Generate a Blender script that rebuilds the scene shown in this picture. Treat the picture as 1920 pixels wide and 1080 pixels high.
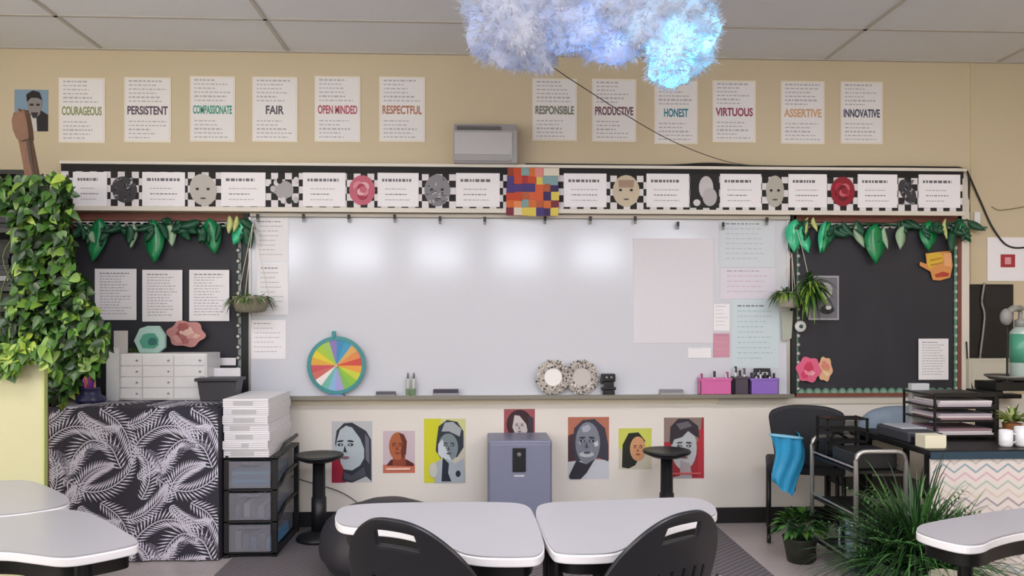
import bpy, math, random
import numpy as np
from mathutils import Vector, Matrix, noise
random.seed(7)
R = math.radians
for o in list(bpy.data.objects): bpy.data.objects.remove(o)
SC = bpy.context.scene
COL = SC.collection

# ------------------------------------------------------------ camera
FPX, CAM_D, CAM_H, YAW, HOR = 1450.0, 5.235, 1.39, R(2.5), 600.0
cd = bpy.data.cameras.new('camera'); cam = bpy.data.objects.new('camera', cd); COL.objects.link(cam)
cam.location = (0, -CAM_D, CAM_H); cam.rotation_euler = (R(90), 0, -YAW)
cd.sensor_width = 36; cd.lens = FPX*36/1920; cd.shift_y = (HOR-540)/1920
cd.clip_start = 0.05
SC.camera = cam
# ------------------------------------------------------------ world, exposure
w = bpy.data.worlds.new('world'); SC.world = w; w.use_nodes = True
w.node_tree.nodes['Background'].inputs[0].default_value = (0.75, 0.85, 1.0, 1)
w.node_tree.nodes['Background'].inputs[1].default_value = 0.6
vs = SC.view_settings
vs.view_transform = 'Standard'; vs.look = 'None'; vs.gamma = 1; vs.use_curve_mapping = False
vs.exposure = 0.95
TROFFER_E = 10.8      # ceiling light diffusers
WINDOW_E = 6.0       # rear clerestory windows
SIDE_E = 3.0         # side windows

# ------------------------------------------------------------ geometry of the place
def ray(px, py):
    a = (px-960)/FPX; b = (HOR-py)/FPX; s, c = math.sin(YAW), math.cos(YAW)
    return Vector((s+a*c, c-a*s, b))
def W(px, py, y=0.0):
    d = ray(px, py); t = (y+CAM_D)/d.y
    return (d.x*t, CAM_H+d.z*t)
def F(px, py, z=0.0):
    d = ray(px, py); t = (z-CAM_H)/d.z
    return (d.x*t, -CAM_D+d.y*t)
def WR(x0, y0, x1, y1, y=0.0):
    """rectangle on a plane parallel to the front wall -> X0, X1, Z0, Z1"""
    cx, cy = (x0+x1)/2, (y0+y1)/2
    return W(x0, cy, y)[0], W(x1, cy, y)[0], W(cx, y1, y)[1], W(cx, y0, y)[1]

# ------------------------------------------------------------ materials
def lin(c):
    if isinstance(c, str):
        c = c.lstrip('#'); c = tuple(int(c[i:i+2], 16)/255 for i in (0, 2, 4))
    return tuple((x/12.92 if x <= .04045 else ((x+.055)/1.055)**2.4) for x in c)
MATS = {}
def mat(name, col, rough=.6, metal=0, var=.06, scale=40, bump=0.0, emit=0, alpha=None, trans=0, coat=0, spec=None, sheen=0):
    if name in MATS: return MATS[name]
    m = bpy.data.materials.new(name); m.use_nodes = True; MATS[name] = m
    nt = m.node_tree; b = nt.nodes['Principled BSDF']; c = lin(col)
    b.inputs['Roughness'].default_value = rough; b.inputs['Metallic'].default_value = metal
    if coat: b.inputs['Coat Weight'].default_value = coat; b.inputs['Coat Roughness'].default_value = .1
    if spec is not None: b.inputs['Specular IOR Level'].default_value = spec
    if trans: b.inputs['Transmission Weight'].default_value = trans
    if alpha is not None: b.inputs['Alpha'].default_value = alpha
    if sheen: b.inputs['Sheen Weight'].default_value = sheen
    if var or bump:
        tc = nt.nodes.new('ShaderNodeTexCoord'); n = nt.nodes.new('ShaderNodeTexNoise')
        n.inputs['Scale'].default_value = scale; n.inputs['Detail'].default_value = 4
        nt.links.new(tc.outputs['Object'], n.inputs['Vector'])
        if var:
            r = nt.nodes.new('ShaderNodeMix'); r.data_type = 'RGBA'
            r.inputs[6].default_value = tuple(x*(1-var) for x in c)+(1,)
            r.inputs[7].default_value = tuple(min(1, x*(1+var)) for x in c)+(1,)
            nt.links.new(n.outputs['Fac'], r.inputs[0]); nt.links.new(r.outputs[2], b.inputs['Base Color'])
        else: b.inputs['Base Color'].default_value = c+(1,)
        if bump:
            bp = nt.nodes.new('ShaderNodeBump'); bp.inputs['Strength'].default_value = bump; bp.inputs['Distance'].default_value = .01
            nt.links.new(n.outputs['Fac'], bp.inputs['Height']); nt.links.new(bp.outputs['Normal'], b.inputs['Normal'])
    else: b.inputs['Base Color'].default_value = c+(1,)
    if emit:
        b.inputs['Emission Color'].default_value = c+(1,); b.inputs['Emission Strength'].default_value = emit
    return m
def flat(col, rough=.7):            # a printed colour
    return mat('print '+col, col, rough, var=.03)

wall_m = mat('cream wall paint', '#cdbfa2', .7, var=.02, scale=3, bump=.02)
trimw = mat('off-white painted trim', '#dcd6cb', .45, var=.02)
alu = mat('brushed aluminium', '#b9b7b4', .35, .8, var=.03)
black_pl = mat('black plastic', '#17181c', .42, var=.05, scale=60)
black_mt = mat('black powder-coated steel', '#141416', .4, .3, var=.05)
white_pl = mat('white plastic', '#e2e2e4', .4, var=.02)
paper = mat('white paper', '#f0eef2', .75, var=.02)
ink = mat('dark grey ink', '#6f6d74', .8, var=.02)
lightink = mat('light grey ink', '#b6b3b8', .8, var=.02)
wood_red = mat('red-brown wood', '#7a463b', .55, var=.15, scale=20)

# ------------------------------------------------------------ mesh builder
OFF = {}
class MB:
    def __init__(s): s.v = []; s.f = []; s.m = []; s.mats = []
    def mi(s, m):
        if m is None: m = black_pl
        if m not in s.mats: s.mats.append(m)
        return s.mats.index(m)
    def face(s, pts, m):
        b = len(s.v); s.v += [tuple(p) for p in pts]; s.f.append(tuple(range(b, b+len(pts)))); s.m.append(s.mi(m))
    def box(s, x0, x1, y0, y1, z0, z1, m=None):
        b = len(s.v); i = s.mi(m)
        s.v += [(x, y, z) for z in (z0, z1) for y in (y0, y1) for x in (x0, x1)]
        for f in ((0,2,3,1), (4,5,7,6), (0,1,5,4), (2,6,7,3), (0,4,6,2), (1,3,7,5)):
            s.f.append(tuple(b+k for k in f)); s.m.append(i)
    def prism(s, pts, a, b_, axis='y', m=None):
        """outline pts extruded from a to b_ along axis; pts are (x,z) for y, (x,y) for z, (y,z) for x"""
        def P(p, t): return {'y': (p[0], t, p[1]), 'z': (p[0], p[1], t), 'x': (t, p[0], p[1])}[axis]
        n = len(pts); b = len(s.v); i = s.mi(m)
        s.v += [P(p, a) for p in pts]+[P(p, b_) for p in pts]
        s.f.append(tuple(b+k for k in range(n))[::-1]); s.f.append(tuple(b+n+k for k in range(n))); s.m += [i, i]
        for k in range(n):
            j = (k+1) % n; s.f.append((b+k, b+j, b+n+j, b+n+k)); s.m.append(i)
    def tube(s, path, r, m=None, n=8, closed=False):
        path = [Vector(p) for p in path]; i = s.mi(m); b = len(s.v); L = len(path)
        rs = r if isinstance(r, (list, tuple)) else [r]*L
        up = Vector((0, 0, 1))
        for k, p in enumerate(path):
            t = (path[min(k+1, L-1)]-path[max(k-1, 0)]) if not closed else (path[(k+1) % L]-path[k-1])
            t.normalize()
            a = t.cross(up)
            if a.length < .05: a = t.cross(Vector((0, 1, 0)))
            if k and a.dot(prev) < 0: a = -a
            a.normalize(); prev = a; c = a.cross(t)
            for q in range(n):
                an = 2*math.pi*q/n
                s.v.append(tuple(p+(a*math.cos(an)+c*math.sin(an))*rs[k]))
        for k in range(L if closed else L-1):
            for q in range(n):
                q2 = (q+1) % n; k2 = (k+1) % L
                s.f.append((b+k*n+q, b+k*n+q2, b+k2*n+q2, b+k2*n+q)); s.m.append(i)
        if not closed:
            s.f.append(tuple(b+q for q in range(n))[::-1]); s.f.append(tuple(b+(L-1)*n+q for q in range(n))); s.m += [i, i]
    def lathe(s, prof, c, m=None, n=24, axis='z', close=True):
        """prof: list of (radius, height)"""
        b = len(s.v); i = s.mi(m); L = len(prof)
        for r, h in prof:
            for q in range(n):
                a = 2*math.pi*q/n; x, y = r*math.cos(a), r*math.sin(a)
                s.v.append((c[0]+x, c[1]+y, c[2]+h) if axis == 'z' else (c[0]+x, c[1]+h, c[2]+y) if axis == 'y' else (c[0]+h, c[1]+x, c[2]+y))
        for k in range(L-1):
            for q in range(n):
                q2 = (q+1) % n
                s.f.append((b+k*n+q, b+k*n+q2, b+(k+1)*n+q2, b+(k+1)*n+q)); s.m.append(i)
        if close:
            s.f.append(tuple(b+q for q in range(n))[::-1]); s.f.append(tuple(b+(L-1)*n+q for q in range(n))); s.m += [i, i]
    def ball(s, c, r, m=None, n=14, k=9):
        rr = r if isinstance(r, (list, tuple)) else (r, r, r)
        b = len(s.v); i = s.mi(m)
        for a in range(k+1):
            th = math.pi*a/k
            for q in range(n):
                ph = 2*math.pi*q/n
                s.v.append((c[0]+rr[0]*math.sin(th)*math.cos(ph), c[1]+rr[1]*math.sin(th)*math.sin(ph), c[2]+rr[2]*math.cos(th)))
        for a in range(k):
            for q in range(n):
                q2 = (q+1) % n
                s.f.append((b+a*n+q, b+(a+1)*n+q, b+(a+1)*n+q2, b+a*n+q2)); s.m.append(i)
    def build(s, name, parent=None, loc=None, smooth=False, bevel=0, seg=2, mods=(), m=None):
        """vertices are world coordinates, or local ones when the parent stands at the origin"""
        me = bpy.data.meshes.new(name)
        if parent is not None: off = OFF[parent.name]
        else:
            a = np.array(s.v); lo, hi = a.min(0), a.max(0)
            off = Vector(((lo[0]+hi[0])/2, (lo[1]+hi[1])/2, lo[2])) if loc is None else Vector(loc)
        me.from_pydata([(v[0]-off[0], v[1]-off[1], v[2]-off[2]) for v in s.v], [], s.f)
        for q in (s.mats or [black_pl]): me.materials.append(q)
        me.polygons.foreach_set('material_index', s.m)
        if smooth: me.polygons.foreach_set('use_smooth', [True]*len(s.f))
        me.update()
        o = bpy.data.objects.new(name, me); COL.objects.link(o)
        if parent is not None: o.parent = parent
        else: o.location = off
        OFF[o.name] = off
        if bevel:
            b = o.modifiers.new('bevel', 'BEVEL'); b.width = bevel; b.segments = seg; b.limit_method = 'ANGLE'; b.angle_limit = R(40)
            if smooth is False and seg > 1: pass
        for kind, kw in mods:
            q = o.modifiers.new(kind.lower(), kind)
            for a, v in kw.items(): setattr(q, a, v)
        return o
def tag(o, label, cat, group=None, kind=None):
    o['label'] = label; o['category'] = cat
    if group: o['group'] = group
    if kind: o['kind'] = kind
    return o
def thing(name, loc, label, cat, group=None):
    o = bpy.data.objects.new(name, None); COL.objects.link(o); o.location = loc; o.empty_display_size = .1
    OFF[o.name] = Vector(loc); return tag(o, label, cat, group)
def struct(o): o['kind'] = 'structure'; return o
def copy_tree(o, parent=None):
    c = o.copy(); COL.objects.link(c); OFF[c.name] = OFF[o.name]
    if parent is not None: c.parent = parent
    for ch in [q for q in list(COL.objects) if q.parent == o]: copy_tree(ch, c)
    return c
def text_mesh(txt, x0, x1, zc, h, y, m, parent, name='lettering'):
    cu = bpy.data.curves.new('t', 'FONT'); cu.body = txt; cu.size = 1; cu.align_x = 'CENTER'; cu.align_y = 'CENTER'; cu.extrude = .002; cu.offset = .03
    t = bpy.data.objects.new('t', cu); COL.objects.link(t)
    bpy.context.view_layer.update()
    me = bpy.data.meshes.new_from_object(t.evaluated_get(bpy.context.evaluated_depsgraph_get()))
    bpy.data.objects.remove(t)
    n = len(me.vertices); a = np.empty(n*3); me.vertices.foreach_get('co', a); a = a.reshape(-1, 3)
    lo, hi = a.min(0), a.max(0); c = (lo+hi)/2
    off = OFF[parent.name]
    b = np.empty_like(a)
    b[:, 0] = (a[:, 0]-c[0])/(hi[0]-lo[0])*(x1-x0)+(x0+x1)/2-off[0]
    b[:, 2] = (a[:, 1]-c[1])/(hi[1]-lo[1])*h+zc-off[2]
    b[:, 1] = y-a[:, 2]*.2-off[1]
    me.vertices.foreach_set('co', b.ravel()); me.materials.clear(); me.materials.append(m); me.update(); me.name = name
    o = bpy.data.objects.new(name, me); COL.objects.link(o); o.parent = parent; OFF[o.name] = off
    return o
def words(mb, x0, x1, z, h, y, m, rng, fill=1.0):
    """one line of fine print as word-long strokes"""
    x = x0; end = x0+(x1-x0)*fill
    while x < end:
        l = rng.uniform(.006, .02)*(x1-x0)/.25*1.6
        mb.box(x, min(x+l, end), y-.0006, y, z-h/2, z+h/2, m); x += l+.006*(x1-x0)/.25*1.4

# ============================================================ ROOM SHELL
XL, XR, YB, ZC = -4.5, 4.5, -9.6, CAM_H+(600-104)/277
# floor: vinyl tile, and a carpet laid in the middle
def floor_mat():
    m = bpy.data.materials.new('vinyl tile'); m.use_nodes = True; nt = m.node_tree; b = nt.nodes['Principled BSDF']
    tc = nt.nodes.new('ShaderNodeTexCoord'); br = nt.nodes.new('ShaderNodeTexBrick'); n = nt.nodes.new('ShaderNodeTexNoise')
    br.offset = 0; br.inputs['Scale'].default_value = 1; br.inputs['Brick Width'].default_value = .3048; br.inputs['Row Height'].default_value = .3048
    br.inputs['Mortar Size'].default_value = .0012
    br.inputs['Color1'].default_value = lin('#c4b9b8')+(1,); br.inputs['Color2'].default_value = lin('#bdb3b4')+(1,); br.inputs['Mortar'].default_value = lin('#a09792')+(1,)
    n.inputs['Scale'].default_value = 60; n.inputs['Detail'].default_value = 6
    mx = nt.nodes.new('ShaderNodeMix'); mx.data_type = 'RGBA'; mx.blend_type = 'MULTIPLY'; mx.inputs[0].default_value = .25
    nt.links.new(tc.outputs['Object'], br.inputs['Vector']); nt.links.new(tc.outputs['Object'], n.inputs['Vector'])
    nt.links.new(br.outputs['Color'], mx.inputs[6]); nt.links.new(n.outputs['Fac'], mx.inputs[7]); nt.links.new(mx.outputs[2], b.inputs['Base Color'])
    b.inputs['Roughness'].default_value = .3
    return m
def carpet_mat():
    m = bpy.data.materials.new('striped carpet'); m.use_nodes = True; nt = m.node_tree; b = nt.nodes['Principled BSDF']
    tc = nt.nodes.new('ShaderNodeTexCoord'); mp = nt.nodes.new('ShaderNodeMapping'); mp.inputs['Rotation'].default_value[2] = R(48)
    wv = nt.nodes.new('ShaderNodeTexWave'); wv.inputs['Scale'].default_value = 9; wv.inputs['Distortion'].default_value = 1.5; wv.inputs['Detail'].default_value = 3
    n = nt.nodes.new('ShaderNodeTexNoise'); n.inputs['Scale'].default_value = 220
    r = nt.nodes.new('ShaderNodeMix'); r.data_type = 'RGBA'; r.inputs[6].default_value = lin('#68656a')+(1,); r.inputs[7].default_value = lin('#8a8287')+(1,)
    mx = nt.nodes.new('ShaderNodeMix'); mx.data_type = 'RGBA'; mx.blend_type = 'MULTIPLY'; mx.inputs[0].default_value = .5
    nt.links.new(tc.outputs['Object'], mp.inputs[0]); nt.links.new(mp.outputs[0], wv.inputs[0]); nt.links.new(tc.outputs['Object'], n.inputs[0])
    nt.links.new(wv.outputs['Fac'], r.inputs[0]); nt.links.new(r.outputs[2], mx.inputs[6]); nt.links.new(n.outputs['Fac'], mx.inputs[7]); nt.links.new(mx.outputs[2], b.inputs['Base Color'])
    b.inputs['Roughness'].default_value = .95
    bp = nt.nodes.new('ShaderNodeBump'); bp.inputs['Strength'].default_value = .5; bp.inputs['Distance'].default_value = .005
    nt.links.new(n.outputs['Fac'], bp.inputs['Height']); nt.links.new(bp.outputs[0], b.inputs['Normal'])
    return m
b = MB(); b.box(XL, XR, YB, 0, -.12, 0, floor_mat()); struct(b.build('floor', loc=(0, 0, 0)))
b = MB(); b.box(-1.43, 1.6, -8.5, -.012, 0.0005, .006, carpet_mat()); tag(b.build('carpet'), 'dark grey-brown striped carpet laid between strips of pale floor tile', 'carpet')
low_m = mat('pale greige lower wall', '#e6e0d8', .6, var=.02, scale=3)  # front wall coloured paler and greyer from tray height down
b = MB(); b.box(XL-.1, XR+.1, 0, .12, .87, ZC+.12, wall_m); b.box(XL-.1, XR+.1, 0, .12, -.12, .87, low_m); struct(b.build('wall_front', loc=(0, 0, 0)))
# side walls (left one has windows), rear wall with clerestory windows
def wall_with_holes(name, axis, a0, a1, pos, thick, holes):
    b = MB(); cuts = sorted(holes)
    def bx(u0, u1, z0, z1):
        if u1-u0 < 1e-4 or z1-z0 < 1e-4: return
        if axis == 'x': b.box(u0, u1, min(pos, pos+thick), max(pos, pos+thick), z0, z1, wall_m)
        else: b.box(min(pos, pos+thick), max(pos, pos+thick), u0, u1, z0, z1, wall_m)
    u = a0
    for h0, h1, z0, z1 in cuts:
        bx(u, h0, 0, ZC); bx(h0, h1, 0, z0); bx(h0, h1, z1, ZC); u = h1
    bx(u, a1, 0, ZC)
    return struct(b.build(name, loc=(0, 0, 0)))
rear = [(x-.5, x+.5, 2.32, 3.02) for x in (-3.75, -2.3, -.75, .8, 2.3, 3.7)]
wall_with_holes('wall_rear', 'x', XL, XR, YB, -.12, rear)
left = [(y-.9, y+.9, 1.0, 2.5) for y in (-7.6, -5.2, -2.9)]
wall_with_holes('wall_left', 'y', YB, 0, XL, -.12, left)
wall_with_holes('wall_right', 'y', YB, 0, XR, .12, [])
day = mat('daylit window glass', '#eef4ff', .3, var=0, emit=WINDOW_E)
day2 = mat('daylit side window glass', '#fff9ea', .3, var=0, emit=SIDE_E)
wn = 0
for x0, x1, z0, z1 in rear:
    wn += 1; b = MB(); b.box(x0, x1, YB-.05, YB-.04, z0, z1, day)
    for q in (x0, x1-.03): b.box(q, q+.03, YB-.06, YB+.01, z0, z1, trimw)
    for q in (z0, z1-.03): b.box(x0, x1, YB-.06, YB+.01, q, q+.03, trimw)
    struct(b.build('window_%d' % wn))
for y0, y1, z0, z1 in left:
    wn += 1; b = MB(); b.box(XL-.05, XL-.04, y0, y1, z0, z1, day2)
    for q in (y0, (y0+y1)/2-.02, y1-.04): b.box(XL-.06, XL+.01, q, q+.04, z0, z1, trimw)
    for q in (z0, z1-.04): b.box(XL-.06, XL+.01, y0, y1, q, q+.04, trimw)
    struct(b.build('window_%d' % wn))
# ceiling: 2 x 4 ft tiles in a T-grid, recessed troffers behind the first rows
tile_m = mat('acoustic ceiling tile', '#e2e5e9', .9, var=.05, scale=120, bump=.08)
grid_m = mat('ceiling grid', '#bdb9b2', .5, var=.02)
gx0 = W(540, 97)[0]
b = MB(); b.box(XL-.1, XR+.1, YB, 0, ZC+.006, ZC+.12, tile_m)
xs = [gx0+1.2192*k for k in range(-4, 6) if XL < gx0+1.2192*k < XR]
ys = [-.56-.6096*k for k in range(15)]
for x in xs: b.box(x-.012, x+.012, YB, 0, ZC, ZC+.007, grid_m)
for y in ys: b.box(XL, XR, y-.012, y+.012, ZC, ZC+.0068, grid_m)
b.box(XL, XR, -.022, 0, ZC-.004, ZC+.007, grid_m)
struct(b.build('ceiling', loc=(0, 0, 0)))
tro = mat('lit light diffuser', '#fdfaff', .5, var=0, emit=TROFFER_E)
for k, x in enumerate([gx0-1.2192*.5, gx0+1.2192*1.5, gx0+1.2192*3.5]):
    for j in (4, 8, 11):
        y = ys[j]-.3048
        t = thing('ceiling_light', (x, y, ZC), 'recessed rectangular ceiling light behind the viewer', 'ceiling light', 'ceiling lights')
        f = MB()
        for sx in (-1, 1): f.box(x+sx*.57-.025, x+sx*.57+.025, y-.28, y+.28, ZC-.008, ZC-.001, trimw)
        for sy in (-1, 1): f.box(x-.595, x+.595, y+sy*.27-.02, y+sy*.27+.02, ZC-.008, ZC-.001, trimw)
        f.build('frame', t)
        f = MB(); f.box(x-.545, x+.545, y-.25, y+.25, ZC-.005, ZC-.001, tro); f.build('diffuser', t)
# baseboard
rub = mat('black rubber baseboard', '#1d1a1b', .5, var=.05)
b = MB(); b.box(XL, XR, -.012, 0, 0, .105, rub); struct(b.build('baseboard_front', loc=(0, 0, 0)))
b = MB(); x = W(1822, 200)[0]; b.box(x-.012, x+.012, -.006, 0, .1, ZC, mat('wall panel seam', '#cdbf9c', .5, var=.02)); struct(b.build('trim_1'))
# pale rail under the whiteboard
x0, x1 = W(500, 760)[0], W(1345, 760)[0]
b = MB(); b.box(x0, x1, -.012, 0, W(960, 757)[1], W(960, 747)[1], mat('cream rail', '#e9dfc4', .4, var=.02)); struct(b.build('trim_2'))
x0, x1 = W(1345, 760)[0], W(1700, 760)[0]
b = MB(); b.box(x0, x1, -.012, 0, W(1500, 757)[1], W(1500, 746)[1], mat('pale rail', '#d2cbbf', .4, var=.02)); struct(b.build('trim_3'))

# ============================================================ WHITEBOARD ASSEMBLY
HY = -.11
wb = mat('glossy whiteboard enamel', '#d2d5de', .13, var=.012, scale=2, spec=.6)
x0, x1, z0, z1 = WR(465, 405, 1481, 742, -.02)
WBX0, WBX1 = x0, x1
TRAY = W(960, 741, -.05)[1]
t = thing('whiteboard', (0, 0, z0), 'long glossy whiteboard filling the middle of the wall', 'whiteboard')
b = MB(); b.box(x0+.01, x1-.01, -.02, -.001, z0, z1, wb); b.build('writing_surface', t)
b = MB(); b.box(x0, x0+.022, -.028, 0, z0, z1, alu); b.box(x1-.022, x1, -.028, 0, z0, z1, alu); b.box(x0, x1, -.028, 0, z1-.02, z1, alu); b.build('frame', t, bevel=.003)
b = MB(); b.box(x0+.03, x1, -.10, -.001, TRAY-.014, TRAY, alu); b.box(x0+.03, x1, -.103, -.097, TRAY-.022, TRAY+.004, mat('tray lip', '#8b877d', .4, .5)); b.build('marker_tray', t)

# header shelf over it
hx0, hx1 = W(115, 350, HY)[0], W(1806, 350, HY)[0]
hz0, hz1 = W(960, 400, HY)[1], W(960, 309, HY)[1]
chk_w, chk_b = flat('#e3dfe2'), flat('#1a181a')
t = thing('header_shelf', ((hx0+hx1)/2, HY, hz0), 'long white box ledge with black top edge running above whiteboard', 'shelf')
b = MB(); b.box(hx0, hx1, HY+.006, -.001, hz0+.02, hz1-.02, trimw); b.build('box', t)
b = MB(); b.box(hx0-.005, hx1+.02, HY-.014, -.001, hz1-.02, hz1, trimw); b.build('top_ledge', t, bevel=.002)
b = MB(); b.box(hx0, hx1, HY-.004, HY+.005, hz1-.066, hz1-.0205, flat('#0e0c0e')); b.build('black_strip', t)
b = MB(); b.box(hx0, hx1, HY-.016, HY+.004, hz0, hz0+.03, trimw); b.build('bottom_rail', t, bevel=.002)
# checkered border strip
b = MB(); cz0, cz1 = hz0+.031, hz1-.063; n = 5; s = (cz1-cz0)/n
k = 0; x = hx0
while x < hx1-.01:
    xe = min(x+s*.98, hx1)
    for j in range(n): b.box(x, xe, HY+.0, HY+.005, cz0+j*s, cz0+(j+1)*s, chk_b if (k+j) % 2 else chk_w)
    x = xe; k += 1
b.build('checkered_border', t)
# map rail with clips
b = MB(); rx0, rx1, rz = W(470, 405, -.03)[0], W(1480, 405, -.03)[0], W(960, 407, -.05)[1]
b.box(rx0, rx1, -.05, -.029, rz-.004, rz+.02, trimw); mr = b.build('map_rail', bevel=.002); tag(mr, 'thin pale map rail along the top of the whiteboard', 'rail')
for i, (px, py) in enumerate([(483, 410), (569, 410), (654, 411), (740, 411), (825, 414), (909, 415), (1022, 414), (1107, 414), (1191, 414), (1271, 424), (1356, 425), (1438, 416)]):
    x, z = W(px, py, -.055); zt = rz+.004
    t = thing('map_clip', (x, -.055, z), 'black clip on the map rail above the whiteboard', 'clip', 'clips along the whiteboard rail')
    b = MB(); b.box(x-.009, x+.009, -.062, -.0505, z, z+.03, black_pl); b.build('clip_body', t, bevel=.002)
    b = MB(); b.prism([(x-.007, z-.022), (x+.007, z-.022), (x+.010, z), (x-.010, z)], -.058, -.052, 'y', mat('grey clip jaw', '#6f6c6c', .4, .6)); b.build('jaw', t)
    if i == 0: pass

# header cards
rng = random.Random(3)
CY = HY-.003
cards = [(137, 201), (267, 347), (415, 498), (568, 648), (708, 785), (855, 937), (1057, 1137), (1212, 1292), (1350, 1427), (1478, 1550), (1608, 1682), (1722, 1800)]
cnt = ['first card at the left end of the ledge', 'card between zebra-dark picture and pale mask', 'card right of the pale mask picture', 'card left of the pink rose picture', 'card right of the pink rose picture', 'card left of the colourful patchwork', 'card right of the colourful patchwork', 'card right of the cream face picture', 'card between the pale hare picture and grey round face', 'card left of the red rose picture', 'card right of the red rose picture', 'last card at the right end of the ledge']
for (a, c), d in zip(cards, cnt):
    xx = (a+c)/2; top = 322+6*(xx/1920); bot = 386+4*(xx/1920)
    x0, x1, z0, z1 = WR(a, top, c, bot, CY)
    b = MB(); b.box(x0, x1, CY-.003, CY-.0005+.001, z0, z1, paper)
    zz = z1-(z1-z0)*.22; words(b, x0+.03, x1-.03, zz, .018, CY-.0032, ink, rng, rng.uniform(.75, 1))
    for q in range(3):
        words(b, x0+.05, x1-.05, z1-(z1-z0)*(.48+.16*q), .006, CY-.0032, lightink if q != 1 else ink, rng, rng.uniform(.7, 1))
    tag(b.build('card'), 'white printed text '+d, 'card', 'text cards on the ledge')

def ellipse(cx, cz, rx, rz, n=20, a=0):
    return [(cx+rx*math.cos(t)*math.cos(a)-rz*math.sin(t)*math.sin(a), cz+rx*math.cos(t)*math.sin(a)+rz*math.sin(t)*math.cos(a)) for t in [2*math.pi*k/n for k in range(n)]]
pics = [(201, 266, 'dark', 'dark scribbled figure picture on checks, first from the left'), (347, 415, 'mask', 'pale grey mask with two dark eyes on checks'),
        (498, 568, 'blank', 'black and white blotch picture between third and fourth card'), (650, 708, 'pink', 'pink rose picture on checkered ledge'),
        (787, 853, 'grey', 'grey marbled round face on checks'), (1140, 1208, 'cream', 'cream face picture with tan forehead on checks'),
        (1294, 1348, 'hare', 'pale tall lumpy figure on black checks'), (1430, 1476, 'mask2', 'light grey round head with dark chin on checks'),
        (1553, 1607, 'red', 'deep red rose picture on checkered ledge'), (1683, 1720, 'dark2', 'narrow dark figure picture near right end of ledge')]
for a, c, kind, lab in pics:
    xx = (a+c)/2; x0, x1, z0, z1 = WR(a, 323+6*xx/1920, c, 387+4*xx/1920, CY); cx, cz, hw, hh = (x0+x1)/2, (z0+z1)/2, (x1-x0)/2, (z1-z0)/2
    b = MB(); L = CY-.001; kx = 0
    def lay(pts, col):
        global L
        b.prism(pts, L-.0012, L, 'y', flat(col)); L -= .0012
    if kind in ('dark', 'dark2'):
        lay(ellipse(cx, cz, hw*.72, hh*.8, 18, .5), '#3c3a40')
        for q in range(26):
            lay_x, lay_z = cx+rng.uniform(-.6, .6)*hw, cz+rng.uniform(-.75, .75)*hh
            b.prism(ellipse(lay_x, lay_z, .012, .004, 6, rng.uniform(0, 3)), L-.0012, L, 'y', flat(rng.choice(['#8e8b90', '#cfcdd0', '#141216', '#6b696f'])))
    elif kind in ('mask', 'mask2', 'grey', 'cream'):
        c0 = {'mask': '#bdb9b3', 'mask2': '#b4b1a6', 'grey': '#86848a', 'cream': '#cdbfa8'}[kind]
        lay(ellipse(cx, cz, hw*.74, hh*.95, 20, .25 if kind == 'mask' else 0), c0)
        if kind == 'cream': lay([(cx-hw*.4, cz+hh*.2), (cx+hw*.4, cz+hh*.2), (cx+hw*.45, cz+hh*.65), (cx-hw*.45, cz+hh*.65)], '#a58c78')
        for sx in (-.32, .28): b.prism(ellipse(cx+sx*hw, cz+.05*hh, .011, .009, 8), L-.0012, L, 'y', flat('#2a262a'))
        b.prism(ellipse(cx, cz-.5*hh, .02, .006, 8), L-.0012, L, 'y', flat('#5a5350'))
        if kind == 'grey':
            for q in range(22): b.prism(ellipse(cx+rng.uniform(-.6, .6)*hw, cz+rng.uniform(-.7, .7)*hh, .012, .004, 6, rng.uniform(0, 3)), L-.0024, L-.0012, 'y', flat(rng.choice(['#c9c7cb', '#55535a'])))
    elif kind in ('pink', 'red'):
        cs = ['#c3667a', '#d98d9c', '#a63d52', '#e0b2ba'] if kind == 'pink' else ['#8f1b2c', '#b32a3c', '#6b1020', '#c9606a']
        lay(ellipse(cx, cz, hw*.85, hh*.9, 14), cs[0])
        for q in range(9):
            an = q*2.4; rr = .75-.07*q
            lay(ellipse(cx+math.cos(an)*hw*rr*.45, cz+math.sin(an)*hh*rr*.45, hw*.38*(1-.05*q), hh*.34*(1-.05*q), 12, an), cs[q % 4])
    elif kind == 'blank':
        lay(ellipse(cx, cz, hw*.5, hh*.55), '#a9a6a9')
        for q in range(9): b.prism(ellipse(cx+rng.uniform(-.7, .7)*hw, cz+rng.uniform(-.75, .75)*hh, .018, .022, 9), L-.0012-.0005*q, L, 'y', flat(rng.choice(['#d8d5d8', '#bdbabd', '#221f22'])))
    elif kind == 'hare':
        lay([(x0, z0), (x1, z0), (x1, z1), (x0, z1)], '#201d20'); lay(ellipse(cx+.1*hw, cz+.2*hh, hw*.5, hh*.7), '#c9c5c8'); lay(ellipse(cx+.35*hw, cz-.35*hh, hw*.5, hh*.55), '#b8b4b8'); lay(ellipse(cx-.55*hw, cz-.7*hh, hw*.25, hh*.2), '#d8d5d8')
    tag(b.build('picture_card'), lab, 'picture', 'picture cards on the checkered border')
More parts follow.
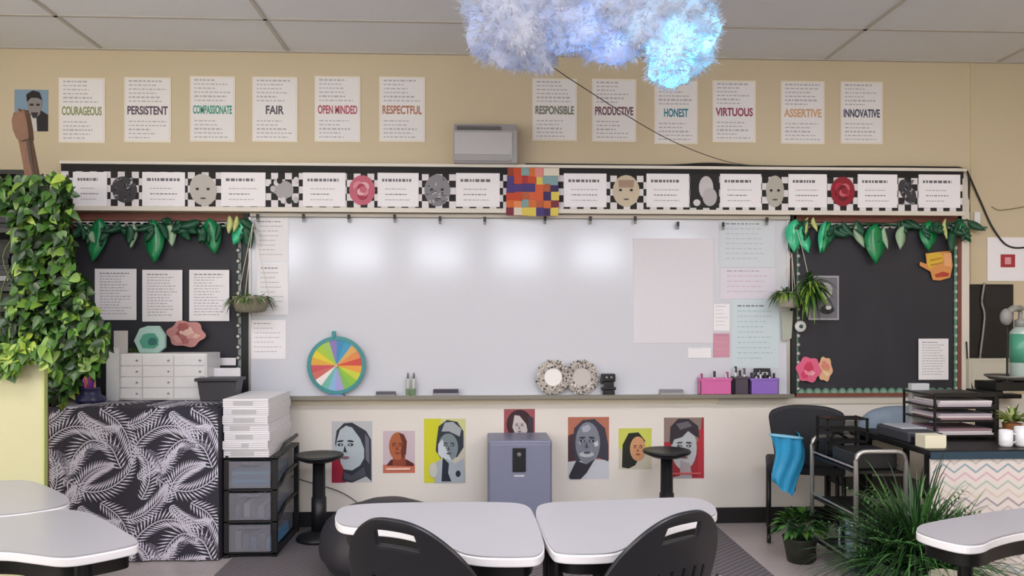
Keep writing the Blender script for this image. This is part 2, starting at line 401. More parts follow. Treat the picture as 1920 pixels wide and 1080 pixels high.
# patchwork paper
x0, x1, z0, z1 = WR(950, 316, 1046, 405, HY-.025)
b = MB(); b.box(x0+.01, x1-.02, HY-.024, HY-.0175, z0+.005, z1-.005, flat('#b5603c'))
pc = ['#c24a2a', '#d2692f', '#3b2a5c', '#4a3a7a', '#d9c45a', '#a8313c', '#e08a5a', '#7fa0a0', '#7a2f40', '#d8d0c0', '#d98a80', '#8f3b28', '#cf6f3a']
for i in range(7):
    for j in range(6):
        if rng.random() < .08: continue
        xa, za = x0+(x1-x0)*i/7, z0+(z1-z0)*j/6; jx = rng.uniform(-.006, .006)
        b.box(xa+jx, xa+jx+(x1-x0)/6.4, HY-.025-.0005*(i+j), HY-.0235, za+rng.uniform(-.006, .006), za+(z1-z0)/5.6, flat(['#3b2a5c', '#4a3a7a'][j % 2] if (i in (1, 2, 3) and j == 3) else ('#cf6038' if i in (3, 4) and j in (2, 3) else rng.choice(pc))))
tag(b.build('patchwork_picture'), 'multicoloured patchwork picture hanging over the middle of the ledge', 'picture')

# projector-like box on the ledge
px0, px1, pz0, pz1 = WR(847, 229, 970, 300, -.13)
pz0 = hz1
gm = mat('grey plastic housing', '#a3a1a3', .45, var=.03); gm2 = mat('lighter grey panel', '#b9b8ba', .4, var=.03); gd = mat('dark vent', '#5b5a5e', .6)
t = thing('wall_projector', ((px0+px1)/2, -.08, pz0), 'pale grey box projector standing on the ledge above whiteboard', 'projector')
b = MB(); b.prism([(-.16, pz0), (-.002, pz0), (-.002, pz1-.01), (-.05, pz1), (-.12, pz1-.01), (-.155, pz1-.06)], px0+.012, px1, 'x', gm); b.build('housing', t, bevel=.008)
b = MB(); b.prism([(-.166, pz0+.02), (-.158, pz0+.02), (-.154, pz1-.075), (-.162, pz1-.075)], px0+.02, px1-.035, 'x', gm2); b.build('front_panel', t)
b = MB(); b.box(px0+.035, px1-.11, -.165, -.14, pz1-.055, pz1-.035, gd); b.build('vent', t)
b = MB(); b.prism([(-.175, pz0+.012), (-.16, pz0+.012), (-.158, pz0+.06), (-.172, pz0+.055)], px0+.02, px1-.05, 'x', gm); b.build('lower_lip', t)

# cables on the ledge, cable up to the cloud, cable down the right
cab = mat('black cable', '#1b1a1c', .5)
def curve_pts(pts, k=8):
    P = [Vector(p) for p in pts]; P = [P[0]*2-P[1]]+P+[P[-1]*2-P[-2]]; out = []
    for i in range(1, len(P)-2):
        for j in range(k):
            t = j/k; a, b_, c, d = P[i-1], P[i], P[i+1], P[i+2]
            out.append(.5*((2*b_)+(-a+c)*t+(2*a-5*b_+4*c-d)*t*t+(-a+3*b_-3*c+d)*t**3))
    return out+[P[-2]]
ez = hz1+.006
b = MB()
b.tube(curve_pts([(W(px, 300, HY)[0], HY+.02+.015*math.sin(px), ez+h) for px, h in ((985, 0), (1080, .002), (1180, 0), (1260, .004), (1330, .016), (1400, .004), (1500, 0), (1640, .008), (1770, .004), (1806, .004))]+[(W(1818, 325, -.06)[0], -.05, hz1-.03), (W(1816, 375, -.03)[0], -.03, W(1816, 375)[1]), (W(1818, 400, -.02)[0], -.014, W(1816, 398)[1])]), .006, cab)
tag(b.build('cable_bundle', smooth=True), 'black cable lying along the top of the ledge, dropping at its right end', 'cable')
b = MB(); b.tube(curve_pts([(W(1100, 300, HY)[0], HY+.05, ez), (W(1230, 300, HY)[0], HY+.045, ez+.002), (W(1328, 300, HY)[0], HY+.05, ez+.014), (W(1440, 300, HY)[0], HY+.05, ez)]), .009, cab)
tag(b.build('power_cord', smooth=True), 'thicker black cord hump resting on the ledge right of centre', 'cable')
b = MB(); b.tube(curve_pts([(W(1812, 330, -.05)[0], -.045, W(1812, 318)[1]), (W(1835, 380)[0], -.012, W(1835, 375)[1]), (W(1862, 432)[0], -.012, W(1862, 432)[1]), (W(1895, 466)[0], -.012, W(1895, 464)[1]), (W(1960, 462)[0], -.012, W(1960, 458)[1])]), .006, cab)
tag(b.build('wall_cable', smooth=True), 'black cable sagging across the wall at the right edge', 'cable')
b = MB(); b.tube(curve_pts([(W(1858, 388)[0], -.008, W(1858, 388)[1]), (W(1880, 395)[0], -.008, W(1880, 394)[1]), (W(1960, 380)[0], -.008, W(1960, 380)[1])]), .003, mat('tan wire', '#8d8068', .5))
tag(b.build('thin_wire', smooth=True), 'thin tan wire on the wall above the sagging cable', 'wire')
# white end trim right of the ledge
b = MB(); x0, x1, z0, z1 = WR(1803, 405, 1817, 742, -.03); b.box(x0, x1, -.035, 0, z0, hz1-.02, trimw); struct(b.build('trim_4', bevel=.003))
b = MB(); x = W(1820, 400)[0]; b.box(x+.01, x+.05, -.03, 0, W(1816, 425)[1], W(1816, 398)[1], white_pl); b.box(x+.05, x+.11, -.018, -.008, W(1816, 429)[1], W(1816, 425)[1], mat('green-grey lead', '#5d6e60', .5)); tag(b.build('cable_outlet', bevel=.003), 'small white outlet box on the wall beside right end of the ledge', 'outlet')

# ============================================================ VALUE POSTERS ON THE UPPER WALL
posters = [(110, 197, 146, 268, 'COURAGEOUS', '#8b9560', 'pale olive'), (233, 321, 145, 267, 'PERSISTENT', '#5a4a5c', 'dark purple'), (356, 441, 143, 266, 'COMPASSIONATE', '#3f9a86', 'teal'),
 (473, 558, 144, 266, 'FAIR', '#5d5864', 'dark grey'), (590, 676, 143, 266, 'OPEN MINDED', '#b5586a', 'rose red'), (711, 797, 144, 266, 'RESPECTFUL', '#b07a62', 'rust brown'),
 (998, 1082, 147, 264, 'RESPONSIBLE', '#76796a', 'grey green'), (1110, 1193, 148, 266, 'PRODUCTIVE', '#6f4658', 'plum'), (1227, 1308, 151, 270, 'HONEST', '#2f8396', 'blue green'),
 (1336, 1417, 151, 267, 'VIRTUOUS', '#96405a', 'wine red'), (1464, 1546, 152, 270, 'ASSERTIVE', '#cfa680', 'faint orange'), (1576, 1655, 153, 270, 'INNOVATIVE', '#3f4a63', 'navy')]
pp = mat('poster paper', '#e8e6e6', .6, var=.02); pborder = mat('poster laminate edge', '#e6e0d2', .35, var=.02)
for a, c, t_, bt, word, col, cname in posters:
    x0, x1, z0, z1 = WR(a, t_, c, bt, -.003)
    t = thing('poster', ((x0+x1)/2, -.003, z0), 'white wall poster with the word %s in %s capitals' % (word, cname), 'poster', 'value word posters on the upper wall')
    b = MB(); b.box(x0, x1, -.004, -.0005, z0, z1, pborder); b.box(x0+.012, x1-.012, -.0048, -.004, z0+.012, z1-.012, pp)
    H = z1-z0
    for q in range(15):
        f = .06+.062*q
        if .40 < f < .62: continue
        words(b, x0+.03, x1-.03, z1-H*f, .0075 if q % 4 else .011, -.0049, lightink, rng, rng.uniform(.55, 1))
    b.build('sheet', t)
    wd = (x1-x0)
    text_mesh(word, x0+wd*(.3 if word == 'FAIR' else .22 if word == 'HONEST' else .07), x1-wd*(.3 if word == 'FAIR' else .22 if word == 'HONEST' else .07), z1-H*.51, .058, -.0052, flat(col), t, 'headline')

# ============================================================ PORTRAIT POSTERS BELOW THE BOARD
def portrait(a, t_, c, bt, lab, spec):
    x0, x1, z0, z1 = WR(a, t_, c, bt, -.003); w_, h_ = x1-x0, z1-z0
    b = MB(); L = [-.0005]
    def P(pts, col, step=.0008):
        q = [(x0+w_*u, z1-h_*v) for u, v in pts]
        b.prism(q, L[0]-step, L[0], 'y', flat(col)); L[0] -= step
    def E(u, v, ru, rv, col, ang=0): P([(u+(p[0]), v+(p[1])) for p in ellipse(0, 0, ru, rv, 22, ang)], col)
    P([(0, 0), (0, 1), (1, 1), (1, 0)], spec[0])
    for op in spec[1:]:
        if op[0] == 'E': E(*op[1:])
        else: P(op[1], op[2])
    return tag(b.build('portrait_poster'), lab, 'portrait poster', 'portrait posters under the whiteboard')
def face(u, v, ru, rv, dark='#2a2b33', lip='#5d5560', light='#d5dadf', prof=0):
    o = []
    for s in (-1, 1):
        o.append(('E', u+s*ru*.42+prof, v-rv*.12, ru*.24, rv*.07, dark)); o.append(('E', u+s*ru*.42+prof, v-rv*.3, ru*.28, rv*.045, dark, s*.08))
        o.append(('E', u+s*ru*.38+prof, v-rv*.12, ru*.07, rv*.035, light))
    o += [('P', [(u-ru*.05+prof, v-rv*.1), (u-ru*.18+prof, v+rv*.24), (u+ru*.18+prof, v+rv*.24), (u+ru*.08+prof, v+rv*.18)], dark if prof else lip),
          ('E', u+prof, v+rv*.5, ru*.32, rv*.06, lip)]
    return o
portrait(622, 790, 698, 905, 'grey poster of a veiled woman looking left with crimson corner', ['#c2c4c8',
    ('P', [(0, .62), (0, 1), (.35, 1), (.3, .62)], '#a51f3c'), ('P', [(.08, .35), (.12, .15), (.3, .03), (.5, .02), (.85, .16), (.97, .3), (.98, .98), (.85, .9), (.5, 1), (.25, .97), (.3, .7), (.15, .6)], '#2f323d'),
    ('P', [(.13, .3), (.2, .14), (.35, .07), (.5, .1), (.7, .28), (.8, .45), (.8, .6), (.7, .72), (.5, .8), (.3, .78), (.22, .68), (.2, .58), (.08, .5)], '#b9c6cc'),
    ('P', [(.82, .2), (.92, .28), (.93, .7), (.84, .62)], '#6f6c7e')]+face(.38, .42, .3, .33, '#23252d', '#8a5a6a', '#e6edf0', -.04)+[('P', [(.3, .82), (.5, .88), (.8, .74), (.85, .88), (.5, .97), (.3, .93)], '#4c4f5c')])
portrait(718, 808, 778, 887, 'small poster of a bald copper-toned man over an orange band', ['#cdbcc4', ('P', [(0, .8), (0, 1), (1, 1), (1, .8)], '#c8705a'),
    ('P', [(.1, .82), (.25, .68), (.75, .68), (.97, .78), (.95, .84)], '#5a1f18'), ('P', [(.32, .5), (.3, .82), (.72, .82), (.68, .5)], '#8c4430'), ('E', .46, .36, .27, .33, '#b0633f'),
    ('P', [(.5, .04), (.65, .08), (.75, .25), (.72, .55), (.6, .68), (.55, .5), (.62, .3)], '#6a2c20')]+face(.45, .38, .24, .28, '#5a2a1e', '#7d3426', '#e0a080')+[('P', [(.1, .87), (.1, .92), (.85, .92), (.85, .87)], '#f0c8b4')])
portrait(795, 785, 873, 905, 'yellow poster of a figure in black and white with a hand at the chin', ['#c9c6b4', ('P', [(0, .0), (0, 1), (.45, 1), (.42, .0)], '#d3d22a'), ('P', [(.4, 0), (.4, .3), (1, .28), (.98, 0)], '#cfcf90'),
    ('P', [(.3, .35), (.35, .12), (.55, .02), (.8, .05), (.95, .2), (.95, .45), (.8, .6), (.4, .62), (.28, .5)], '#2e3440'), ('P', [(.5, .06), (.7, .05), (.9, .16), (.86, .28), (.6, .2), (.42, .2)], '#a5abb0'),
    ('E', .58, .45, .24, .22, '#7d8c90'), ('P', [(.34, .4), (.44, .32), (.55, .5), (.7, .7), (.66, .8), (.5, .68), (.34, .55)], '#cdd4dc'),
    ('P', [(.3, .66), (.55, .62), (.75, .7), (.95, .62), (.98, 1), (.25, 1)], '#aab2bc'), ('P', [(.45, .6), (.6, .7), (.58, .85), (.66, .98), (.42, .98)], '#1d2635'), ('E', .82, .86, .06, .05, '#1d2635'), ('E', .22, .8, .1, .12, '#c5c8bd')]+face(.6, .44, .2, .2, '#222834', '#4a4a55'))
portrait(945, 767, 1003, 824, 'small dark red poster of a pale face with side-swept black hair', ['#a0555a', ('E', .5, .5, .42, .48, '#3a2229'), ('P', [(.34, .2), (.5, .22), (.72, .5), (.76, .72), (.6, .95), (.4, .9), (.27, .6)], '#c9c1c2'), ('P', [(.8, .2), (.95, .3), (.95, 1), (.75, .95)], '#3d3440')]+face(.5, .58, .2, .3, '#57454c', '#8a5b60', '#e8e0e0'))
portrait(1065, 782, 1142, 898, 'large poster of an elder face in blue grey with orange top corners', ['#b4705a', ('P', [(.0, .3), (.0, .72), (.2, .72), (.2, .25)], '#4a2e38'), ('P', [(.0, .72), (.0, 1), (1, 1), (1, .7), (.6, .68)], '#c8cad2'),
    ('P', [(.1, .5), (.15, .18), (.35, .05), (.65, .03), (.9, .18), (.98, .45), (.98, .72), (.75, .66), (.2, .72)], '#3b3a48'), ('E', .48, .42, .3, .34, '#7e8290'), ('P', [(.33, .16), (.5, .12), (.56, .18), (.48, .24), (.36, .24)], '#a9acba'), ('P', [(.62, .42), (.72, .38), (.74, .46), (.66, .48)], '#c8cad4'), ('P', [(.24, .4), (.3, .38), (.3, .46)], '#a9acba'),
    ('P', [(.02, .95), (.2, .7), (.45, .76), (.65, .68), (.45, .9), (.3, 1), (.05, 1)], '#2a2a35'), ('E', .45, .6, .18, .045, '#c0c4cc')]+face(.46, .42, .27, .3, '#262735', '#4b4c5a', '#e8eaf0'))
portrait(1160, 803, 1222, 880, 'small lime poster of a person with long black hair, partly behind stool', ['#cfc9b6', ('P', [(0, 0), (0, .5), (.98, .5), (1, 0)], '#cbd05e'), ('P', [(.1, .95), (.12, .4), (.3, .12), (.6, .1), (.8, .3), (.78, .5), (.5, .9), (.3, .98)], '#1e2318'), ('E', .58, .5, .24, .3, '#d09a70')]+face(.58, .5, .2, .26, '#5a2e22', '#9c4538', '#f0d0b0'))
portrait(1245, 783, 1320, 897, 'red poster of a pale person with swept dark hair, behind the right stool', ['#a62b38', ('P', [(0, 0), (0, .4), (.9, .4), (.95, 0)], '#8d7a72'), ('P', [(.85, .2), (.85, 1), (1, 1), (1, .2)], '#b5303c'), ('E', .5, .5, .32, .36, '#b8bcc0'), ('P', [(.4, .7), (.4, .95), (.1, 1), (.7, 1), (.65, .75)], '#a9a0a4'),
    ('P', [(.14, .4), (.16, .15), (.35, .02), (.62, .02), (.85, .14), (.88, .34), (.76, .3), (.6, .22), (.45, .32), (.25, .36), (.2, .45)], '#332c34'), ('P', [(.3, .1), (.6, .06), (.7, .14), (.4, .2)], '#66636b')]+face(.5, .5, .27, .3, '#3a3d45', '#7a5a60')+[('P', [(.12, .9), (.12, .93), (.92, .93), (.92, .9)], '#d05a60')])

# ============================================================ BULLETIN BOARDS
bp_m = mat('black craft paper', '#2c2c34', .65, var=.15, scale=6, bump=.25)
def board(name, a, t_, c, bt, lab, right):
    x0, x1, z0, z1 = WR(a, t_, c, bt, -.02)
    t = thing(name, ((x0+x1)/2, -.01, z0), lab, 'bulletin board')
    g = MB(); n = 30; k = 24
    for i in range(n+1):
        for j in range(k+1):
            x = x0+(x1-x0)*i/n; z = z0+(z1-z0)*j/k
            g.v.append((x, -.012-.006*noise.noise(Vector((x*9, z*3.5, 2.2 if right else 5.5))), z))
    for i in range(n):
        for j in range(k): g.f.append((i*(k+1)+j, (i+1)*(k+1)+j, (i+1)*(k+1)+j+1, i*(k+1)+j+1)); g.m.append(0)
    g.mats = [bp_m]; g.build('paper_backing', t, smooth=True, mods=[('SOLIDIFY', dict(thickness=.002, offset=-1))])
    f = MB(); e = .035
    f.box(x0, x1, -.03, 0, z1-.05, z1, wood_red); f.box(x0, x1, -.03, 0, z0-.005, z0+.02, wood_red)
    if right: f.box(x1-.03, x1, -.03, 0, z0, z1, wood_red); f.box(x0-.02, x0+.015, -.03, 0, z0, z1, black_pl)
    else: f.box(x0, x0+.03, -.03, 0, z0, z1, wood_red); f.box(x1-.02, x1+.02, -.032, 0, z0, z1, black_pl)
    f.build('frame', t)
    s = MB(); gs = flat('#5f8a74') if right else flat('#8a938f'); gs2 = flat('#c3c6c2')
    def scal(p, q, horiz, m, m2, step=.055, r=.024):
        L_ = abs(q[0]-p[0]) if horiz else abs(q[1]-p[1]); nn = int(L_/step)
        for i in range(nn+1):
            f_ = i/nn; u, v = p[0]+(q[0]-p[0])*f_, p[1]+(q[1]-p[1])*f_
            s.prism(ellipse(u, v, r*1.15, r*1.15, 12), -.024, -.020, 'y', m); s.prism(ellipse(u, v, r*.65, r*.65, 12), -.026, -.024, 'y', m2)
    if right:
        scal((x0+.05, z0+.028), (x1-.03, z0+.028), True, gs, flat('#86a08f')); scal((x1-.035, z0+.05), (x1-.035, z1-.1), False, gs, gs2, .06, .017); scal((x0+.03, z0+.05), (x0+.03, z1-.1), False, flat('#6c6f70'), gs2, .06, .014)
    else:
        scal((x1-.05, z0+.05), (x1-.05, z1-.1), False, flat('#2c2f2e'), gs2, .07, .016)
    s.box(x0+.03, x1-.03, -.021, -.0195, z1-.075, z1-.055, gs2)
    s.box(x1-.05, x1-.03, -.022, -.0195, z0+.02, z1-.06, gs)
    if right: s.box(x0+.02, x0+.032, -.022, -.0195, z0+.02, z1-.06, gs); s.box(x0+.03, x1-.03, -.022, -.0195, z0+.018, z0+.03, gs)
    for i in range(int((x1-x0)/.05)): s.prism(ellipse(x0+.05+i*.05, z1-.075, .022, .014, 10), -.021, -.0195, 'y', gs2)
    s.build('scalloped_border', t)
    return x0, x1, z0, z1
LB = board('bulletin_board', 128, 400, 461, 746, 'black-papered bulletin board left of the whiteboard, behind pothos', False)
RB = board('bulletin_board', 1488, 404, 1802, 742, 'black-papered bulletin board right of whiteboard with red-brown frame', True)
# leaf garlands
def leaf_outline(cx, ztop, l, w_, ang):
    pts = []
    for k in range(13):
        f = k/12; hw = w_*math.sin(math.pi*f**.8)**.8*.5; pts.append((hw, -l*f))
    for k in range(11, 0, -1):
        f = k/12; hw = w_*math.sin(math.pi*f**.8)**.8*.5; pts.append((-hw, -l*f))
    ca, sa = math.cos(ang), math.sin(ang)
    return [(cx+x*ca-z*sa, ztop+x*sa+z*ca) for x, z in pts]
lg = [mat('glossy green foil leaf', '#17874f', .25, var=.25, scale=18), mat('dark green leaf', '#1c5238', .45, var=.3, scale=25), mat('pale green leaf', '#9dbb9b', .4, var=.2, scale=25), mat('bright mint foil leaf', '#3fc08d', .18, var=.25, scale=14), mat('yellow green leaf', '#c9cf86', .4, var=.15, scale=25)]
def garland(lab, items, strand, seed, y=-.05):
    r = random.Random(seed)
    t = thing('leaf_garland', (W(strand[0][0], 410)[0], y, W(960, 470)[1]), lab, 'garland')
    b = MB(); b.tube(curve_pts([(W(px, py, y)[0], y, W(px, py, y)[1]) for px, py in strand]), .006, lg[1], 6); st = b.build('vine_cord', t, smooth=True)
    for px, py, l, w_, a, mi in items:
        x, z = W(px, py, y); b = MB(); l_ = l/277; ww = w_/277; o = leaf_outline(0, 0, l_, ww, 0)
        yy = y-.004-r.uniform(0, .02)
        # a leaf with a raised midrib, folded along its length
        n = 12; rows = []
        for k in range(n+1):
            f = k/n; hw = ww*.5*max(.02, math.sin(math.pi*min(1, f**.8)))**.8
            rows.append((-hw, -l_*f, .012*math.sin(f*5)), ); rows.append((0, -l_*f, -.012+.012*math.sin(f*5))); rows.append((hw, -l_*f, .006+.012*math.sin(f*5+.5)))
        ca, sa = math.cos(R(a)), math.sin(R(a)); base = len(b.v)
        b.v += [(x+p[0]*ca-p[1]*sa, yy+p[2], z+p[0]*sa+p[1]*ca) for p in rows]
        for k in range(n):
            for q in (0, 1): b.f.append((base+3*k+q, base+3*k+q+1, base+3*k+3+q+1, base+3*k+3+q)); b.m.append(0)
        b.mats = [lg[mi]]; b.build('leaf', t, smooth=True, mods=[('SOLIDIFY', dict(thickness=.0015))])
def filler(px0, px1, n, seed, y0=412, y1=430):
    r = random.Random(seed); return [(r.uniform(px0, px1), r.uniform(y0, y1), r.uniform(22, 38), r.uniform(10, 18), r.uniform(-75, 75), 1) for _ in range(n)]
garland('green leaf garland across the top of the left bulletin board', [(188, 410, 78, 34, -8, 0), (287, 412, 78, 36, 4, 0), (392, 410, 66, 32, 12, 0), (252, 420, 45, 14, -5, 2), (226, 428, 34, 16, 50, 1), (318, 418, 44, 18, 10, 2), (300, 418, 36, 14, 30, 1), (432, 405, 34, 12, 0, 4), (446, 405, 32, 10, -8, 4), (458, 412, 50, 26, -20, 3), (460, 425, 42, 24, 15, 1), (340, 420, 36, 18, 60, 1), (368, 420, 36, 18, -60, 1), (150, 420, 46, 20, 40, 2)]+filler(150, 465, 26, 1), [(130, 418), (200, 428), (290, 422), (380, 430), (465, 418)], 4)
garland('green leaf garland across the top of the right bulletin board', [(1490, 412, 62, 34, -4, 3), (1500, 425, 52, 24, 14, 3), (1512, 408, 34, 10, -10, 4), (1522, 408, 28, 10, 12, 4), (1546, 415, 62, 16, -12, 3), (1553, 416, 62, 20, -14, 0), (1568, 420, 44, 16, -24, 1), (1602, 424, 44, 16, 20, 2), (1638, 420, 76, 40, 0, 0), (1655, 425, 44, 12, 6, 2), (1690, 424, 46, 20, -10, 2), (1742, 414, 58, 34, -4, 0), (1770, 410, 40, 10, 0, 4), (1796, 410, 50, 22, 24, 0), (1790, 425, 52, 20, -14, 1), (1812, 415, 36, 16, 60, 1)]+filler(1500, 1815, 24, 2), [(1480, 418), (1560, 424), (1640, 420), (1740, 424), (1815, 412)], 5)

# sheets pinned on boards
def sheet(a, t_, c, bt, y, lab, n=12, m=paper, im=lightink, name='paper_sheet', group=None, cat='paper', seed=1):
    x0, x1, z0, z1 = WR(a, t_, c, bt, y); r = random.Random(seed*77)
    b = MB(); b.box(x0, x1, y-.002, y, z0, z1, m); H = z1-z0
    for q in range(n):
        words(b, x0+.12*(x1-x0), x1-.12*(x1-x0), z1-H*(.09+.84*q/n), H*.018, y-.002, im if q else ink, r, r.uniform(.6, 1))
    return tag(b.build(name), lab, cat, group)
sheet(178, 504, 256, 600, -.026, 'white text sheet nearest the pothos on the left bulletin board', 15, group='text sheets on the left bulletin board', seed=1)
sheet(267, 506, 342, 603, -.026, 'white text sheet, the middle of three on left bulletin board', 15, group='text sheets on the left bulletin board', seed=2)
sheet(355, 506, 430, 602, -.026, 'white text sheet nearest the whiteboard on left bulletin board', 15, group='text sheets on the left bulletin board', seed=3)
sheet(1722, 635, 1778, 712, -.026, 'white text sheet low on the right bulletin board', 13, seed=4)
sheet(1851, 445, 1935, 527, -.004, 'white notice with a red square mark on the far right wall', 0, seed=5)
x0, x1, z0, z1 = WR(1876, 477, 1903, 501, -.006); b = MB(); b.box(x0, x1, -.008, -.0062, z0, z1, flat('#a8323e')); b.box(x0+.03, x1-.03, -.0088, -.008, z0+.02, z1-.02, flat('#d8a0a4'))
nt_ = [o for o in COL.objects if o.get('label', '').startswith('white notice')][0]
b.build('red_mark', nt_)
# whiteboard papers
sheet(1187, 447, 1337, 643, -.0215, 'large faint pinkish chart paper on the whiteboard', 0, mat('pinkish chart paper', '#dedbe2', .55, var=.01), name='chart_paper', cat='chart')
sheet(479, 408, 541, 492, -.0215, 'upper white sheet at the left end of the whiteboard', 8, seed=6, m=mat('bright paper', '#ecebee', .6, var=.01))
sheet(482, 494, 541, 590, -.0215, 'middle white sheet at the left end of whiteboard, behind hanging planter', 9, seed=7, m=MATS['bright paper'])
sheet(468, 600, 536, 673, -.0215, 'lowest white sheet at the left end of the whiteboard', 7, seed=8)
sheet(1348, 412, 1452, 500, -.0215, 'upper pale blue lined sheet at the right end of whiteboard', 8, seed=9, m=mat('bluish paper', '#d2d9e0', .55, var=.01), im=mat('pale blue ink', '#b6c2cc', .8))
sheet(1350, 503, 1455, 560, -.0215, 'pale pink lined strip below the upper blue sheet on whiteboard', 5, seed=10, m=mat('faint pink paper', '#dbd8e2', .55, var=.01), im=mat('pale rose ink', '#c8a4b4', .8))
sheet(1372, 562, 1460, 690, -.0215, 'pale green lined sheet low at the right end of whiteboard', 11, seed=11, m=mat('mint paper', '#cddbe0', .55, var=.01), im=mat('pale teal ink', '#b0c8cc', .8))
sheet(1338, 570, 1368, 620, -.0215, 'narrow white list above the pink note on whiteboard', 6, seed=12)
sheet(1337, 625, 1368, 670, -.0215, 'small pink note on the right half of the whiteboard', 3, seed=13, m=mat('pink note paper', '#cf94a8', .6, var=.02), im=mat('rose ink', '#dfb0be', .8))
sheet(1290, 652, 1333, 671, -.0215, 'small white label strip left of the pink note', 1, seed=14)
# cut-outs and pictures
def blob(a, t_, c, bt, y, n, cols, lab, name, cat, seed):
    r = random.Random(seed); x0, x1, z0, z1 = WR(a, t_, c, bt, y); b = MB(); cx, cz, rx, rz_ = (x0+x1)/2, (z0+z1)/2, (x1-x0)/2, (z1-z0)/2
    def ring(cx, cz, rx, rz_, lobes, dep, ph): return [(cx+rx*math.cos(t)*(1-dep+dep*math.cos(lobes*t+ph)), cz+rz_*math.sin(t)*(1-dep+dep*math.cos(lobes*t+ph))) for t in [2*math.pi*k/48 for k in range(48)]]
    b.prism(ring(cx, cz, rx*1.02, rz_*1.02, 6, .08, 1), y-.003, y, 'y', flat(cols[0]))
    for k in range(n):
        an = r.uniform(0, 6.28); d = r.uniform(.1, .55)
        b.prism(ring(cx+rx*d*math.cos(an), cz+rz_*d*math.sin(an), rx*r.uniform(.2, .4), rz_*r.uniform(.16, .38), 5, .1, an), y-.004-.0012*k, y-.0028-.0012*k, 'y', flat(cols[1+k % (len(cols)-1)]))
    return tag(b.build(name), lab, cat)
x0, x1, z0, z1 = WR(1516, 517, 1573, 600, -.03)
t = thing('mounted_photo', ((x0+x1)/2, -.03, z0), 'grey-mounted photo of a dark bowl and pale shape on right bulletin board', 'picture')
b = MB(); b.box(x0, x1, -.03, -.022, z0, z1, flat('#a9a8ae')); b.build('mount', t)
b = MB(); b.box(x0+.012, x1-.012, -.0315, -.03, z0+.012, z1-.012, flat('#76757d')); cx = (x0+x1)/2
b.prism(ellipse(cx+.01, z0+.2, .05, .055), -.0325, -.0315, 'y', flat('#b7b6b4')); b.prism(ellipse(cx+.02, z0+.07, .05, .03), -.0325, -.0315, 'y', flat('#23232a')); b.prism(ellipse(cx+.03, z0+.085, .022, .014), -.0335, -.0325, 'y', flat('#e8e6ea')); b.build('print', t)
# orange-yellow hand-like cut-out
x0, x1, z0, z1 = WR(1724, 470, 1786, 526, -.034); b = MB(); w_, h_ = x1-x0, z1-z0
def PP(pts, col, y0, y1): b.prism([(x0+w_*u, z1-h_*v) for u, v in pts], y1, y0, 'y', flat(col))
PP([(.18, .1), (.5, .05), (.95, 0), (1, .5), (.92, .9), (.62, 1), (.4, .98), (.33, .7), (0, .5), (.02, .38), (.22, .45)], '#d89455', -.032, -.036)
PP([(.2, .12), (.6, .06), (.72, .2), (.68, .36), (.3, .62), (.22, .45)], '#d9b43f', -.036, -.038)
PP([(.3, .3), (.66, .22), (.68, .27), (.32, .36)], '#b98524', -.038, -.039); PP([(.32, .46), (.7, .38), (.7, .42), (.33, .52)], '#b98524', -.038, -.039)
PP([(.45, .8), (.7, .7), (.9, .76), (.85, .86), (.5, .9)], '#b2442e', -.036, -.038); PP([(.72, .1), (.95, .06), (.95, .55), (.75, .5)], '#e6ac78', -.036, -.0375)
tag(b.build('paper_cutout'), 'orange and yellow paper cut-out at the top right of right bulletin board', 'cut-out')
blob(1492, 668, 1540, 718, -.034, 7, ['#e0668a', '#d63d68', '#ee94a8', '#c93a58', '#f0b0b4'], 'hot pink paper flower low on the right bulletin board', 'paper_flower', 'paper flower', 3)
blob(1532, 668, 1561, 716, -.028, 6, ['#e2b48c', '#ecc9a0', '#d9827c', '#e8d8b0', '#cf9f60'], 'peach paper flower touching the hot pink one', 'paper_flower', 'paper flower', 4)
blob(312, 600, 386, 652, -.05, 9, ['#c98f8c', '#d8a29c', '#b8706e', '#e2bcb0', '#a85c5c', '#d9ab9a'], 'dusty pink paper flower above the white drawer chest', 'paper_flower', 'paper flower', 5)
b = MB(); b.lathe([(.001, 0), (.036, 0), (.04, .01), (.036, .02), (.001, .024)], (W(1502, 612, -.055)[0], -.03-.024, W(1502, 612, -.05)[1]), white_pl, 24, 'y'); b.lathe([(.001, 0), (.014, 0), (.001, .001)], (W(1502, 612, -.055)[0], -.0555, W(1502, 612, -.05)[1]), flat('#4a6a5a'), 16, 'y')
tag(b.build('round_badge', smooth=True), 'small white round dial between whiteboard and right bulletin board', 'dial')

# ============================================================ TRAY ITEMS
def on_tray(px): return W(px, 735, -.06)[0]
# colour wheel
cx, cz = W(631, 685, -.06); r0 = 54/280
t = thing('prize_wheel', (cx, -.06, TRAY), 'round spinning wheel with rainbow wedges standing on marker tray', 'wheel')
b = MB()
for i in range(36):
    a0, a1 = 2*math.pi*i/36, 2*math.pi*(i+1)/36
rimc = mat('teal wheel rim', '#3f8f93', .35, var=.2, scale=6)
b.lathe([(r0*.87, -.008), (r0, -.008), (r0, .008), (r0*.87, .008), (r0*.87, -.008)], (cx, -.06, cz), rimc, 48, 'y', close=False); b.build('rim', t, smooth=False)
wc = ['#d98a3f', '#c9583c', '#e0c43c', '#8fc23c', '#6fae9a', '#3a9ac2', '#7a6fb8', '#c98ab0', '#e8e6e2', '#d9705c', '#cc4a42', '#e6c832', '#9ec83c', '#5fae6a', '#9a6fa8', '#2f8ab8']
seq = ['#e08a4a', '#d9a860', '#3a9ac2', '#2f8ab8', '#8a78b8', '#9ec860', '#a8c83c', '#e0cf32', '#e0a83c', '#c8505a', '#cf6a60', '#efe6e2', '#6fb8a8', '#8ab8e0', '#a8a0d8', '#7fb85c', '#8fc23c', '#c8cf40', '#e8a040', '#cf4a40']
